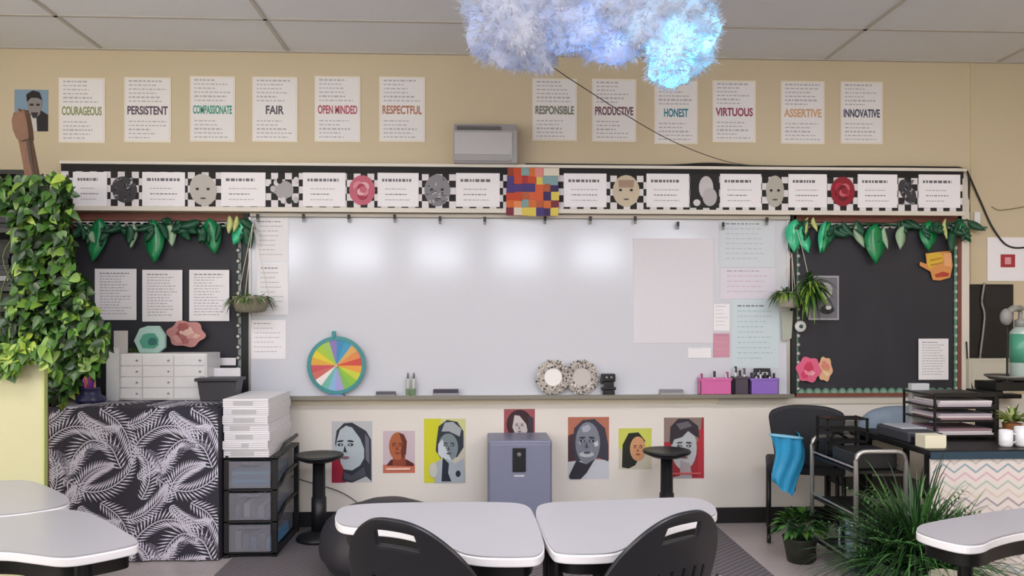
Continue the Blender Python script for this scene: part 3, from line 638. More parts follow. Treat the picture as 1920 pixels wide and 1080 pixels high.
b = MB(); n = len(seq)
for i in range(n):
    a0, a1 = 2*math.pi*i/n+.3, 2*math.pi*(i+1)/n+.3
    b.prism([(cx, cz)]+[(cx+r0*.875*math.cos(a0+(a1-a0)*k/4), cz+r0*.875*math.sin(a0+(a1-a0)*k/4)) for k in range(5)], -.064, -.056, 'y', flat(seq[i], .35))
b.build('disc', t)
b = MB(); b.lathe([(.001, -.02), (.012, -.02), (.012, 0), (.001, 0)], (cx, -.062, cz), flat('#cdb98a', .3), 16, 'y'); b.build('hub', t)
b = MB(); b.prism([(cx-.028, cz+r0+.035), (cx-.006, cz+r0+.035), (cx-.004, cz+r0+.005), (cx-.017, cz+r0-.02), (cx-.03, cz+r0+.005)], -.075, -.05, 'y', mat('teal plastic', '#3f9096', .35)); b.build('pointer', t, bevel=.003)
b = MB(); b.box(cx-.05, cx+.05, -.09, -.03, TRAY, TRAY+.012, mat('lavender plastic', '#8f8fc0', .4)); b.build('base', t, bevel=.004)
def eraser(a, c, t_, lab, cols=('#55525e', '#8f8c93')):
    x0, x1 = W(a, 736, -.06)[0], W(c, 736, -.06)[0]; h = W(960, t_, -.06)[1]-TRAY
    t = thing('whiteboard_eraser', ((x0+x1)/2, -.06, TRAY), lab, 'eraser', 'erasers on the tray')
    b = MB(); b.box(x0, x1, -.085, -.04, TRAY, TRAY+h*.45, flat(cols[1])); b.build('felt_pad', t, bevel=.002)
    b = MB(); b.box(x0+.002, x1-.002, -.087, -.038, TRAY+h*.45, TRAY+h, flat(cols[0], .4)); b.build('grip', t, bevel=.003)
eraser(705, 742, 733, 'thin grey eraser on the tray right of the rainbow wheel')
eraser(812, 860, 729, 'dark-topped eraser on the tray right of the two small bottles', ('#3d3848', '#9a97a5'))
eraser(1237, 1280, 731, 'pale grey eraser on the tray left of pink bin', ('#86858a', '#a8a6a8'))
for px, lab in ((765, 'small clear bottle with green base, left of the pair on tray'), (776, 'small clear bottle with green base, right of the pair on tray')):
    x = on_tray(px); h = .155
    t = thing('bottle', (x, -.065, TRAY), lab, 'bottle', 'two small bottles on tray')
    b = MB(); b.lathe([(.013, 0), (.014, .002), (.014, h*.68), (.006, h*.75)], (x, -.065, TRAY), mat('smoky clear plastic', '#b6bcb8', .2), 14); b.build('body', t, smooth=True)
    b = MB(); b.lathe([(.0145, 0), (.0145, .045)], (x, -.065, TRAY+.004), flat('#6f8a62'), 14); b.build('label_band', t)
    b = MB(); b.lathe([(.007, 0), (.007, h*.2), (.003, h*.25)], (x, -.065, TRAY+h*.75), flat('#77777d', .4), 12); b.build('cap', t, smooth=True)
for px, lab in ((1037, 'round speckled ring clock with white face, left of pair on tray'), (1091, 'round speckled ring clock with grey face, right of pair on tray')):
    x, z = W(px, 707, -.07); r0 = 33/280; r = random.Random(px)
    t = thing('ring_decoration', (x, -.07, TRAY), lab, 'ring ornament', 'two speckled rings on tray')
    yy = -.07 if px < 1060 else -.055
    b = MB(); b.lathe([(r0*.5, -.008), (r0*.75, -.016), (r0*.96, -.008), (r0*.96, .006), (r0*.5, .006), (r0*.5, -.008)], (x, yy, z), flat('#b9b1a9'), 40, 'y', close=False)
    for k in range(150):
        a = r.uniform(0, 6.28); rr = r0*r.uniform(.55, 1.0); b.ball((x+rr*math.cos(a), yy-.012, z+rr*math.sin(a)), r.uniform(.004, .0075), flat(r.choice(['#4b4644', '#5f5a58', '#e6e2de', '#8a8480'])), 6, 4)
    b.build('speckled_ring', t)
    b = MB(); b.lathe([(.001, -.006), (r0*.5, -.006), (r0*.5, .004), (.001, .004)], (x, yy, z), flat('#f4f1ee' if px < 1060 else '#c9c4be'), 28, 'y'); b.build('face', t)
# small black figure
x = on_tray(1139); t = thing('black_ornament', (x, -.07, TRAY), 'small black blocky ornament on tray beside the speckled rings', 'ornament')
bl = flat('#1a1c20', .3)
b = MB(); b.box(x-.045, x+.05, -.09, -.05, TRAY+.09, TRAY+.145, bl); b.box(x-.05, x-.03, -.09, -.05, TRAY+.075, TRAY+.11, bl); b.build('head', t, bevel=.008)
b = MB(); b.box(x-.025, x+.04, -.085, -.055, TRAY+.045, TRAY+.09, bl); b.box(x-.045, x+.055, -.088, -.052, TRAY+.035, TRAY+.055, bl); b.box(x-.035, x+.045, -.088, -.05, TRAY, TRAY+.035, bl); b.build('body', t, bevel=.006)
b = MB(); b.ball((x-.01, -.092, TRAY+.12), .008, flat('#9a9da2'), 8, 6); b.ball((x+.022, -.092, TRAY+.12), .008, flat('#9a9da2'), 8, 6); b.build('eyes', t)
# bins
def bin_(a, c, t_, col, lab, dark, pens, seed):
    x0, x1 = W(a, 725, -.08)[0], W(c, 725, -.08)[0]; h = W(960, t_, -.08)[1]-TRAY; r = random.Random(seed)
    m = mat('bin '+col, col, .3, var=.05)
    t = thing('supply_bin', ((x0+x1)/2, -.065, TRAY), lab, 'bin', 'supply bins on tray')
    b = MB(); i = .006
    b.box(x0, x1, -.1, -.03, TRAY, TRAY+.006, m)
    for y in (-.1, -.034): b.box(x0, x1, y, y+.004, TRAY, TRAY+h, m)
    for x in (x0, x1-.004): b.box(x, x+.004, -.1, -.03, TRAY, TRAY+h, m)
    b.build('tub', t)
    b = MB(); b.box(x0-.004, x1+.004, -.104, -.099, TRAY+h-.014, TRAY+h+.002, m); b.box(x0-.004, x1+.004, -.031, -.026, TRAY+h-.014, TRAY+h+.002, m); b.box(x0-.004, x0+.001, -.1, -.03, TRAY+h-.014, TRAY+h+.002, m); b.box(x1-.001, x1+.004, -.1, -.03, TRAY+h-.014, TRAY+h+.002, m); b.build('rim', t, bevel=.002)
    for k in range(pens):
        x = x0+.018+(x1-x0-.036)*k/max(1, pens-1); hh = h+r.uniform(.015, .06); col2 = r.choice(dark)
        b = MB(); b.tube([(x, -.07, TRAY+.008), (x+r.uniform(-.003, .003), -.062, TRAY+hh)], .0075, flat('#dedde2', .4), 8); b.tube([(x, -.0635, TRAY+hh-.03), (x, -.0615, TRAY+hh+.012)], .0088, flat(col2, .35), 8)
        tag(b.build('marker'), lab.split(' on ')[0].split(' bin')[0]+' bin marker standing upright among its neighbours', 'marker', 'markers in the %s bin' % lab.split()[1])
bin_(1312, 1370, 711, '#d56aa8', 'the pink bin on the marker tray', ['#a03a78', '#2a2a30'], 3, 1)
bin_(1376, 1402, 708, '#4b4452', 'the charcoal bin on tray between pink and purple bins', ['#2a2530', '#5c4a60'], 3, 2)
bin_(1406, 1458, 711, '#8f6cc4', 'the purple bin on the marker tray, right end', ['#1e1e28', '#25222c'], 6, 3)
x0, x1 = W(1415, 700, -.09)[0], W(1440, 700, -.09)[0]
b = MB(); b.box(x0+.01, x1+.03, -.052, -.040, TRAY+.008, TRAY+.175, flat('#24242c', .4)); b.box(x0+.012, x1+.028, -.0535, -.052, TRAY+.13, TRAY+.15, flat('#d9d9e0')); tag(b.build('marker_box'), 'black and white marker packet standing in the purple bin', 'packet')

# ============================================================ HANGING PLANTERS
leafs = [mat('leaf green', '#4f7a2c', .45, var=.3, scale=30), mat('leaf light green', '#86a63c', .45, var=.3, scale=30), mat('leaf deep green', '#264a20', .45, var=.3, scale=30)]
def leaf(b, p, d, up, l, w_, m, curl=.2, heart=False):
    """one leaf: folded blade along d"""
    d = d.normalized(); s = d.cross(up)
    if s.length < .01: s = d.cross(Vector((1, 0, 0)))
    s.normalize(); n_ = s.cross(d); i = b.mi(m); base = len(b.v)
    prof = [(0, .05), (.12, .75), (.3, 1), (.55, .85), (.8, .45), (1, .02)] if heart else [(0, .1), (.2, .7), (.45, 1), (.75, .65), (1, .03)]
    for f, h in prof:
        c = p+d*(l*f)-Vector((0, 0, 1))*(curl*l*f*f); e = w_*.5*h
        b.v += [tuple(c-s*e+n_*e*.35), tuple(c), tuple(c+s*e+n_*e*.35)]
    for k in range(len(prof)-1):
        for q in (0, 1): b.f.append((base+3*k+q, base+3*k+q+1, base+3*k+4+q, base+3*k+3+q)); b.m.append(i)
def rvec(r, zmin=-1):
    while True:
        v = Vector((r.uniform(-1, 1), r.uniform(-1, 1), r.uniform(zmin, 1)))
        if .1 < v.length < 1: return v.normalized()
def planter(lab, px, pyt, pyb, anchor, w_px, seed, cols, potcol):
    y = -.16; r = random.Random(seed)
    x, zt = W(px, pyt, y); zb = W(px, pyb, y)[1]; rr = w_px/2/284
    t = thing('hanging_planter', (x, y, zb), lab, 'hanging planter')
    b = MB(); b.lathe([(rr*.55, 0), (rr*.8, .01), (rr*1.0, (zt-zb)*.7), (rr*.98, zt-zb), (rr*.85, zt-zb), (rr*.8, (zt-zb)*.75)], (x, y, zb), mat('woven '+potcol, potcol, .8, var=.25, scale=90, bump=.5), 24); b.build('pot', t, smooth=True)
    ax, az = W(anchor[0], anchor[1], -.05); b = MB()
    for k in range(3):
        a = k*2.1+.5; b.tube([(x+rr*math.cos(a), y+rr*math.sin(a), zt), (x+(ax-x)*.93, y*.85-.015, az-.03), (ax, -.07, az)], .0022, mat('cotton string', '#d5d0c4', .9), 5)
    b.build('string', t)
    b = MB()
    for k in range(110):
        d = rvec(r, -.25); p = Vector((x, y, zt-.01))+Vector((d.x*rr*.8, d.y*rr*.8, 0)); l = r.uniform(.05, .10)
        leaf(b, p, d+Vector((0, 0, .1)), Vector((0, 0, 1)), l, r.uniform(.012, .03), r.choice(cols), r.uniform(.3, 1.1))
    b.build('foliage', t, smooth=True)
    return x, y, zt, zb
g3 = [mat('grey green leaf', '#5d7048', .5, var=.3, scale=30), mat('pale sage leaf', '#93a07c', .5, var=.3, scale=30), leafs[0]]
planter('hanging planter with trailing greenery at the left end of whiteboard', 470, 556, 586, (483, 412), 66, 3, g3, '#8f8a76')
planter('hanging planter with leafy stems at the right end of whiteboard', 1478, 548, 578, (1474, 470), 40, 4, [leafs[2], leafs[0], leafs[1], g3[0]], '#a8a494')
# trailing second plant spilling right
r = random.Random(9); x, z = W(1512, 540, -.12); t = thing('spider_plant', (x, -.17, z-.1), 'bushy green hanging plant overlapping left edge of the right bulletin board', 'plant')
b = MB()
for k in range(150):
    d = rvec(r, -.7); p = Vector((x, -.19, z+.02))+d*r.uniform(0, .05); d.y = -abs(d.y) if r.random() < .7 else d.y*.5; leaf(b, p, d+Vector((.15, 0, -.1)), Vector((0, 0, 1)), r.uniform(.07, .15), r.uniform(.014, .026), r.choice([leafs[0], leafs[2], leafs[2], leafs[1]]), r.uniform(.3, 1))
b.build('foliage', t, smooth=True)
b = MB(); b.lathe([(.03, 0), (.05, .06), (.045, .06)], (x, -.18, z-.04), mat('dark pot', '#2f3328', .6), 18); b.build('pot', t, smooth=True)
b = MB(); b.tube([(x, -.18, z+.02), (x-.02, -.11, z+.25), (W(1490, 425, -.05)[0], -.07, W(1490, 425, -.05)[1])], .002, MATS['cotton string'], 5); b.build('string', t)
x0, x1, z0, z1 = WR(1466, 583, 1485, 640, -.03); b = MB(); b.prism([(x0, z0), (x1-.01, z0+.02), (x1, z1), (x0-.01, z1)], -.05, -.03, 'y', mat('sage cloth', '#b3b9ac', .8)); tag(b.build('hanging_tag', bevel=.003), 'pale sage tag hanging below the planter at right end of whiteboard', 'tag')
x0, x1, z0, z1 = WR(1450, 500, 1500, 545, -.05); 

# ============================================================ LEFT SIDE
# fabric-covered cabinet
fab_b = mat('black printed fabric', '#302e3a', .8, var=.1); fab_w = mat('white printed fabric', '#d6d3e2', .8, var=.04); fab_g = mat('grey printed fabric', '#7d7b8a', .8, var=.05)
FY = -.70
fx0, fx1 = W(88, 900, FY)[0], W(411, 900, FY)[0]; fz = .885
t = thing('fabric_covered_cabinet', ((fx0+fx1)/2, FY/2, 0), 'low cabinet draped in black and white palm leaf print cloth', 'cabinet')
b = MB(); b.box(fx0+.02, fx1-.02, FY+.02, -.03, 0.01, fz-.012, mat('dark cabinet wood', '#2b2625', .6)); b.build('carcass', t)
def fold(x, z): return FY-.004+.007*math.sin(x*17+1)*(1-z/fz)+.003*math.sin(x*43)
g = MB(); n = 60; k = 20
rows = [('f', z) for z in np.linspace(.006, fz-.006, k)]+[('t', y) for y in np.linspace(FY+.006, -.02, 8)]
for kind, v in rows:
    for i in range(n+1):
        x = fx0+(fx1-fx0)*i/n
        g.v.append((x, fold(x, v), v) if kind == 'f' else (x, v, fz+.001*math.sin(x*30)))
for j in range(len(rows)-1):
    for i in range(n): g.f.append((j*(n+1)+i, j*(n+1)+i+1, (j+1)*(n+1)+i+1, (j+1)*(n+1)+i)); g.m.append(0)
# side drapes
for x in (fx0, fx1):
    base = len(g.v)
    for j in range(11):
        for i in range(9):
            y = FY-.002+(-.02-FY)*i/8; z = .006+(fz-.006)*j/10; g.v.append((x+.004*math.sin(y*30)*(1-z/fz), y, z))
    for j in range(10):
        for i in range(8): g.f.append((base+j*9+i, base+j*9+i+1, base+(j+1)*9+i+1, base+(j+1)*9+i)); g.m.append(0)
g.mats = [fab_b]
# palm fronds printed on the cloth
def frond(ox, oz, pts, llen, cnt, m, side_ang=55):
    P = curve_pts([(ox+p[0], 0, oz+p[1]) for p in pts], 12); N = len(P)
    def put(q, y_off):
        out = []
        for x, z in q:
            x = min(max(x, fx0+.003), fx1-.003)
            if z < fz-.004: out.append((x, fold(x, max(z, .008))-y_off, max(z, .008)))
            else: out.append((x, min(FY+(z-fz+.004)*3.0, -.03), fz+.002+y_off*.6))
        return out
    for c in range(cnt):
        f = c/cnt; i = min(int(f*(N-1)), N-2); p = P[i].lerp(P[i+1], f*(N-1)-i); t_ = (P[i+1]-P[i]).normalized()
        L_ = llen*math.sin(math.pi*min(.97, f*.85+.14))**.7
        for s in (-1, 1):
            a = R(side_ang*(1-.35*f))*s; d = Vector((t_.x*math.cos(a)-t_.z*math.sin(a), 0, t_.x*math.sin(a)+t_.z*math.cos(a)))
            e = Vector((-d.z, 0, d.x)); q = p+d*L_; mid = p+d*L_*.45; w2 = .0047
            g.face(put([(p.x, p.z), (mid.x+e.x*w2, mid.z+e.z*w2), (q.x, q.z), (mid.x-e.x*w2, mid.z-e.z*w2)], .0035), m)
    for i in range(N-1):
        a, c = P[i], P[i+1]; e = (c-a).normalized(); e = Vector((-e.z, 0, e.x))*.003
        g.face(put([(a.x-e.x, a.z-e.z), (c.x-e.x, c.z-e.z), (c.x+e.x, c.z+e.z), (a.x+e.x, a.z+e.z)], .0042), m)
rp = .515; rv = .54
for gi in range(-1, 4):
    for gj in range(-1, 4):
        ox = fx0+.0+gi*rp+(.0 if gj % 2 == 0 else .0); oz = .12+gj*rv-.3
        frond(ox, oz, [(-.05, .25), (.03, .36), (.14, .42), (.26, .40), (.34, .30)], .085, 26, fab_w)
        frond(ox, oz, [(.42, .18), (.36, .3), (.25, .34), (.16, .26), (.13, .14)], .10, 24, fab_w)
        frond(ox, oz, [(.10, .12), (.22, .05), (.34, .06), (.45, .14), (.5, .26)], .08, 24, fab_w)
        frond(ox, oz, [(.30, .52), (.40, .45), (.46, .34), (.48, .2)], .085, 20, fab_w)
        frond(ox, oz, [(.02, .0), (.06, .1), (.05, .22), (-.02, .3)], .075, 18, fab_w)
        frond(ox, oz, [(.16, -.02), (.2, .1), (.28, .17), (.38, .2)], .075, 24, fab_w)
        frond(ox, oz, [(-.06, .42), (.04, .46), (.12, .54), (.16, .62)], .07, 22, fab_w)
        frond(ox, oz, [(.18, .50), (.24, .44), (.33, .40), (.42, .42)], .06, 20, fab_w)
        frond(ox, oz, [(.0, .12), (.08, .18), (.16, .2), (.22, .3)], .065, 22, fab_w)
        frond(ox+.2, oz+.22, [(.0, .0), (.06, .08), (.14, .1), (.22, .06)], .05, 16, fab_g)
        frond(ox+.05, oz+.28, [(.0, .0), (.05, -.05), (.08, -.12), (.06, -.2)], .05, 16, fab_g)
g.build('cloth', t)
FT = fz+.006
# white small-drawer chest
x0, x1, z0, z1 = WR(206, 663, 388, 748, -.33); z0 = FT
t = thing('drawer_chest', ((x0+x1)/2, -.33, FT), 'white chest of small drawers standing on the palm print cloth', 'drawer chest')
b = MB(); b.box(x0, x1, -.33, -.08, z0, z1, white_pl); b.build('body', t, bevel=.004)
for i in range(3):
    for j in range(4):
        xa, xb = x0+.008+(x1-x0-.016)*i/3, x0+.008+(x1-x0-.016)*(i+1)/3; za, zb = z0+.008+(z1-z0-.016)*j/4, z0+.008+(z1-z0-.016)*(j+1)/4
        b = MB(); b.box(xa+.003, xb-.003, -.338, -.331, za+.003, zb-.003, mat('drawer white', '#dfdfe2', .35)); d = b.build('drawer', t, bevel=.002)
        b = MB(); b.lathe([(.001, -.012), (.006, -.01), (.004, 0)], (xb-.03, -.338, (za+zb)/2), mat('grey knob', '#75747c', .4), 10, 'y'); b.build('knob', d)
DZ = z1
x0b, x1b, a, c = WR(388, 690, 450, 745, -.2); b = MB(); b.box(x0b+.01, x1b, -.2, -.19, FT, c, paper); tag(b.build('paper_board'), 'white board leaning behind the black bin on the cloth', 'board')
x0b, x1b, a, c = WR(408, 671, 442, 685, -.03); b = MB(); b.box(x0b, x1b, -.03, -.026, a, c, paper); tag(b.build('name_strip'), 'small white strip low on the left bulletin board', 'sign')
x0b, x1b, a, c = WR(198, 652, 222, 700, -.36); b = MB(); b.box(x0b, x1b, -.352, -.345, FT, c, mat('clear file', '#c9ccd0', .3)); tag(b.build('file_folder'), 'pale upright folder at the left side of the white drawer chest', 'folder')
# black bin
x0b, x1b, a, c = WR(369, 709, 443, 748, -.42); a = FT; gm_ = mat('charcoal plastic', '#3a393f', .4)
t = thing('storage_bin', ((x0b+x1b)/2, -.35, FT), 'charcoal rimmed bin at the right end of the palm print cloth', 'bin')
b = MB(); b.prism([(x0b+.02, a), (x1b-.02, a), (x1b, c-.02), (x0b, c-.02)], -.42, -.27, 'y', gm_); b.build('tub', t, bevel=.006)
b = MB(); b.box(x0b-.012, x1b+.012, -.435, -.26, c-.02, c, gm_); b.build('rim', t, bevel=.004)
# pen caddy
x, z = W(170, 750, -.42); rr = .085
t = thing('pen_caddy', (x, -.42, FT), 'dark blue caddy of colourful pens beside the pothos', 'caddy')
b = MB(); b.lathe([(rr, 0), (rr*1.05, .02), (rr*.7, .045), (rr*.62, .09), (.055, .09), (.05, .03)], (x, -.42, FT), mat('dark blue plastic', '#2d2f55', .35), 20); b.build('holder', t, smooth=True)
r = random.Random(5)
for k in range(14):
    a = r.uniform(0, 6.28); q = r.uniform(0, .035); c = Vector((x+q*math.cos(a), -.42+q*math.sin(a), FT+.04)); e = c+Vector((r.uniform(-.045, .045), r.uniform(-.02, .02), r.uniform(.11, .165)))
    b = MB(); b.tube([c, e], .006, flat(['#b8324a', '#8a3ab0', '#d94a3a', '#c9a06a', '#5a3ab8', '#c23a7a', '#e8b090'][k % 7], .4), 7)
    tag(b.build('pen'), 'coloured pen standing in the dark blue caddy beside the pothos', 'pen', 'pens in the caddy')
# teal pattern ornament & small cards on the chest
x0b, x1b, a, c = WR(250, 611, 309, 664, -.22)
t = thing('hexagon_ornament', ((x0b+x1b)/2, -.22, DZ), 'mint and teal faceted ornament standing on the white drawer chest', 'ornament')
hx = [(.2, 1), (.02, .55), (.2, .1), (.45, 0), (.8, 0), (1, .35), (1, .8), (.8, 1)]
b = MB(); b.prism([(x0b+(x1b-x0b)*u, DZ+(c-DZ)*(1-v)) for u, v in hx], -.225, -.19, 'y', flat('#a9ccc4')); b.build('shell', t, bevel=.004)
b = MB(); b.prism([(x0b+(x1b-x0b)*(.5+(u-.5)*.6), DZ+(c-DZ)*(.45+(.5-v)*.55)) for u, v in hx], -.23, -.225, 'y', flat('#4f9a86')); b.prism([(x0b+(x1b-x0b)*(.62+(u-.5)*.28), DZ+(c-DZ)*(.42+(.5-v)*.28)) for u, v in hx], -.233, -.23, 'y', flat('#2f6e66')); b.build('teal_centre', t)
x0b, x1b, a, c = WR(214, 620, 240, 645, -.22); b = MB(); b.box(x0b, x1b, -.225, -.22, DZ, c, flat('#c9c4c0')); tag(b.build('small_card'), 'small pale card standing at the left of the teal ornament', 'card')
r = random.Random(21); x, z = W(238, 655, -.18); t = thing('small_plant', (x, -.18, DZ), 'low green trailing plant on top of the white drawer chest', 'plant'); b = MB()
for k in range(60):
    d = rvec(r, .05); leaf(b, Vector((x+r.uniform(-.03, .09), -.18+r.uniform(-.03, .03), DZ+.012)), d, Vector((0, 0, 1)), r.uniform(.03, .055), .016, r.choice(leafs), .5)
b.build('foliage', t, smooth=True); b = MB(); b.lathe([(.025, 0), (.032, .02), (.028, .02)], (x, -.18, DZ), mat('dark pot', '#2f3328', .6), 14); b.build('pot', t)

# plastic drawer tower and paper stack
DY = -.66
x0, x1 = fx1+.012, W(519, 940, DY)[0]; dz = .585
fr = mat('black tower frame', '#17171b', .4)
t = thing('drawer_tower', ((x0+x1)/2, DY/2, 0), 'black framed tower of three clear plastic drawers', 'drawer tower')
b = MB()
for x in (x0, x1-.03):
    b.box(x, x+.03, DY, DY+.03, 0.02, dz, fr); b.box(x, x+.03, -.12, -.09, .02, dz, fr)
    for k in range(4): z = .02+(dz-.03)*k/3; b.tube([(x+.015, DY+.01, z+.01), (x+.015, DY+.13, z+.015), (x+.015, DY+.25, z+.05*(k > 0 and (k < 3 or x > x0))), (x+.015, -.1, z+.055*(k > 0 and (k < 3 or x > x0))+.005)], .013, fr, 6)
for k in range(4): z = .02+(dz-.03)*k/3; b.box(x0, x1, DY, DY+.03, z, z+.012, fr)
b.box(x0, x1, DY, -.09, dz-.012, dz, fr); b.box(x0, x1, DY, -.09, .015, .03, fr)
b.build('frame', t, bevel=.002)
cl = [mat('clear drawer smoke', '#77757f', .25, alpha=.6, var=.05), None]
for k in range(3):
    za, zb = .04+(dz-.03)*k/3, .02+(dz-.03)*(k+1)/3-.008
    b = MB(); m = mat('clear drawer plastic', '#9a9aa5', .22, alpha=.38, var=.03)
    b.box(x0+.034, x1-.034, DY-.012, DY-.006, za, zb, m); b.box(x0+.034, x0+.038, DY-.006, -.13, za, zb, m); b.box(x1-.038, x1-.034, DY-.006, -.13, za, zb, m); b.box(x0+.034, x1-.034, DY-.006, -.13, za, za+.004, m)
    d = b.build('drawer', t)
    b = MB(); b.box(x0+.09, x1-.09, DY-.022, DY-.012, zb-.022, zb-.01, mat('clear drawer plastic', '#9a9aa5')); b.build('handle', d, bevel=.003)
    r = random.Random(k+40); 
    if k == 2:
        for q in range(4):
            b = MB(); zz = za+.008+q*.022; b.box(x0+.045, x1-.045, DY-.002+.004*q, -.2, zz, zz+.02, flat(['#2f7fae', '#3a93c4', '#2a6f9a', '#4a9ec8'][q])); tag(b.build('blue_folder'), 'blue folder lying in the top clear drawer', 'folder', 'folders in the top drawer')
    else:
        for q in range(5):
            xx = x0+.06+q*.045; b = MB(); b.box(xx, xx+.035, DY+.01+r.uniform(0, .03), -.25, za+.006, za+r.uniform(.06, .12), flat(r.choice(['#8a90a0', '#5f6a7c', '#b9bcc6', '#4d7fa8', '#74707c'])))
            tag(b.build('supply_packet'), 'packet seen through the %s clear drawer of the tower' % ('middle' if k == 1 else 'bottom'), 'packet', 'packets in the %s drawer' % ('middle' if k == 1 else 'bottom'))
b = MB()
for x in (x0, x1-.03):
    for y in (DY, -.12): b.box(x, x+.03, y, y+.03, 0, .02, fr)
b.build('feet', t)
r = random.Random(8); z = dz+.001; ztop = W(460, 748, DY)[1]; nn = 7; hh = (ztop-z)/nn
for k in range(nn):
    jx, jy = r.uniform(-.008, .008), r.uniform(-.01, .01); xa, xb = x0+.0+jx, x1-.045+jx
    t = thing('paper_ream', ((xa+xb)/2, -.35, z), ['lowest white paper bundle on the drawer tower', 'second white paper bundle up from the drawer tower', 'third white paper bundle up from the drawer tower', 'middle white paper bundle of the stack', 'third white paper bundle from the top of the stack', 'white paper bundle just under the top of the stack', 'topmost white paper bundle of the stack'][k], 'paper bundle', 'paper bundles on the drawer tower')
    b = MB(); b.box(xa, xb, DY+.005+jy, -.13, z, z+hh-.0015, paper)
    for q in range(3): b.box(xa, xb, DY+.0035+jy, DY+.005+jy, z+hh*(.2+.25*q), z+hh*(.2+.25*q)+.003, lightink)
    b.build('sheets', t)
    b = MB(); b.box(xa+.06+r.uniform(-.03, .05), xa+.14+r.uniform(0, .05), DY+.002+jy, DY+.0045+jy, z+.008, z+hh-.012, flat('#bfc0c0')); b.build('wrapper_print', t)
    z += hh

# yellow cabinet
YC = -1.62
x1 = W(82, 800, YC)[0]; zt = W(40, 668, YC)[1]; ycm = mat('pale yellow steel', '#bab894', .45, var=.02)
t = thing('standing_panel', (x1-.45, YC+.012, 0), 'pale yellow standing panel at the left edge under pothos', 'panel')
b = MB(); b.box(x1-.9, x1, YC, YC+.022, .06, zt, ycm); b.build('board', t, bevel=.004)
b = MB(); b.box(x1-.006, x1+.004, YC-.003, YC+.025, .05, zt+.003, mat('yellow edge strip', '#b0b875', .4)); b.box(x1-.9, x1, YC-.003, YC+.025, zt, zt+.006, MATS['yellow edge strip']); b.build('edge_strip', t)
for x in (x1-.85, x1-.1):
    b = MB(); b.box(x, x+.04, YC-.16, YC+.18, .0, .03, black_mt); b.box(x, x+.04, YC+.023, YC+.035, .03, .3, black_mt); b.build('foot', t, bevel=.004)
# tall dark shelf behind it
sx1 = W(46, 450, -.75)[0]; st = W(20, 318, -.75)[1]
t = thing('tall_shelf', (sx1-.45, -.55, 0), 'tall black shelving unit at far left, mostly behind pothos', 'shelf')
b = MB()
for x in (sx1-.9, sx1-.03): b.box(x, x+.03, -.75, -.35, 0, st, black_mt)
b.box(sx1-.9, sx1, -.36, -.35, 0, st, black_mt); b.build('side_frame', t)
for k in range(7):
    z = st-.025-k*.33
    if z < .05: z = .05
    b = MB(); b.box(sx1-.87, sx1-.03, -.75, -.36, z, z+.025, black_mt); b.build('shelf_board', t)
r = random.Random(12)
for k in range(1, 6):
    z = st-.025-k*.33+.026; q = 0; x = sx1-.83
    while x < sx1-.12:
        w_ = r.uniform(.2, .26); n_ = r.randint(3, 6)
        for i in range(n_):
            b = MB(); hh = .032; b.box(x, x+w_-.01, -.73+r.uniform(0, .02), -.45, z+i*hh, z+(i+1)*hh-.003, flat(r.choice(['#2b2b30', '#46464c', '#8a8a90', '#202026', '#34343a', '#55555c'])))
            tag(b.build('binder'), 'flat binder lying in a pile on the tall black shelf', 'binder', 'binders on the tall black shelf')
        x += w_+.01
# photo poster top-left
x0, x1, z0, z1 = WR(27, 168, 90, 246, -.003); b = MB(); w_, h_ = x1-x0, z1-z0
b.box(x0, x1, -.0025, -.0005, z0, z1, flat('#7f9bb0'))
def PP(pts, col, y0, y1): b.prism([(x0+w_*u, z1-h_*v) for u, v in pts], y1, y0, 'y', flat(col))
PP([(0, 1), (.05, .6), (.35, .5), (.8, .5), (1, .6), (1, 1)], '#231f26', -.0025, -.0035)
PP([(.42, .62), (.65, .62), (.68, 1), (.5, 1)], '#c9c9c6', -.0035, -.0045)
PP([(.4, .15), (.6, .05), (.78, .12), (.84, .3), (.76, .6), (.6, .7), (.45, .58), (.38, .35)], '#8a8484', -.0035, -.0055)
PP([(.38, .3), (.36, .12), (.55, .02), (.75, .06), (.84, .26), (.7, .2), (.5, .2)], '#1f1c22', -.0055, -.0065)
PP([(.46, .34), (.58, .34), (.58, .39), (.46, .39)], '#2a262c', -.0055, -.0062); PP([(.66, .34), (.76, .34), (.76, .39), (.66, .39)], '#2a262c', -.0055, -.0062); PP([(.5, .55), (.72, .55), (.66, .68), (.55, .68)], '#332e34', -.0055, -.0062)
tag(b.build('portrait_poster'), 'small portrait of a bearded person in dark coat on blue, top left', 'portrait poster')
# carved wooden pole
PY = -1.2
wd = mat('brown carved wood', '#6a4a36', .6, var=.35, scale=25, bump=.3)
def WP(L_): return [W(a, c, PY) for a, c in L_]
bx_ = W(66, 420, PY)[0]
t = thing('wooden_carving', (bx_, PY, 0), 'brown carved wooden neck and head rising out of the pothos', 'carving')
b = MB(); o_ = WP([(32, 250), (38, 268), (46, 310), (51, 350), (54, 420), (56, 560)])+[(W(56, 560, PY)[0], .03), (W(90, 560, PY)[0], .03)]+WP([(88, 560), (82, 420), (76, 350), (68, 305), (60, 265), (57, 240)])
b.prism(o_, PY-.02, PY+.02, 'y', wd); b.build('neck', t, bevel=.008)
b = MB(); b.prism(WP([(27, 228), (31, 212), (36, 215), (39, 204), (44, 212), (49, 206), (53, 214), (58, 240), (60, 262), (46, 268), (36, 262), (29, 246)]), PY-.028, PY+.024, 'y', wd); b.build('head', t, bevel=.01)
b = MB(); b.prism(WP([(52, 222), (57, 240), (66, 300), (74, 345), (70, 345), (60, 300), (51, 245)]), PY-.026, PY-.0205, 'y', mat('dark stained wood', '#35231a', .6)); b.build('mane', t)
b = MB(); b.box(bx_-.02, bx_+.14, PY-.07, PY+.07, 0, .03, wd); b.build('base', t, bevel=.006)
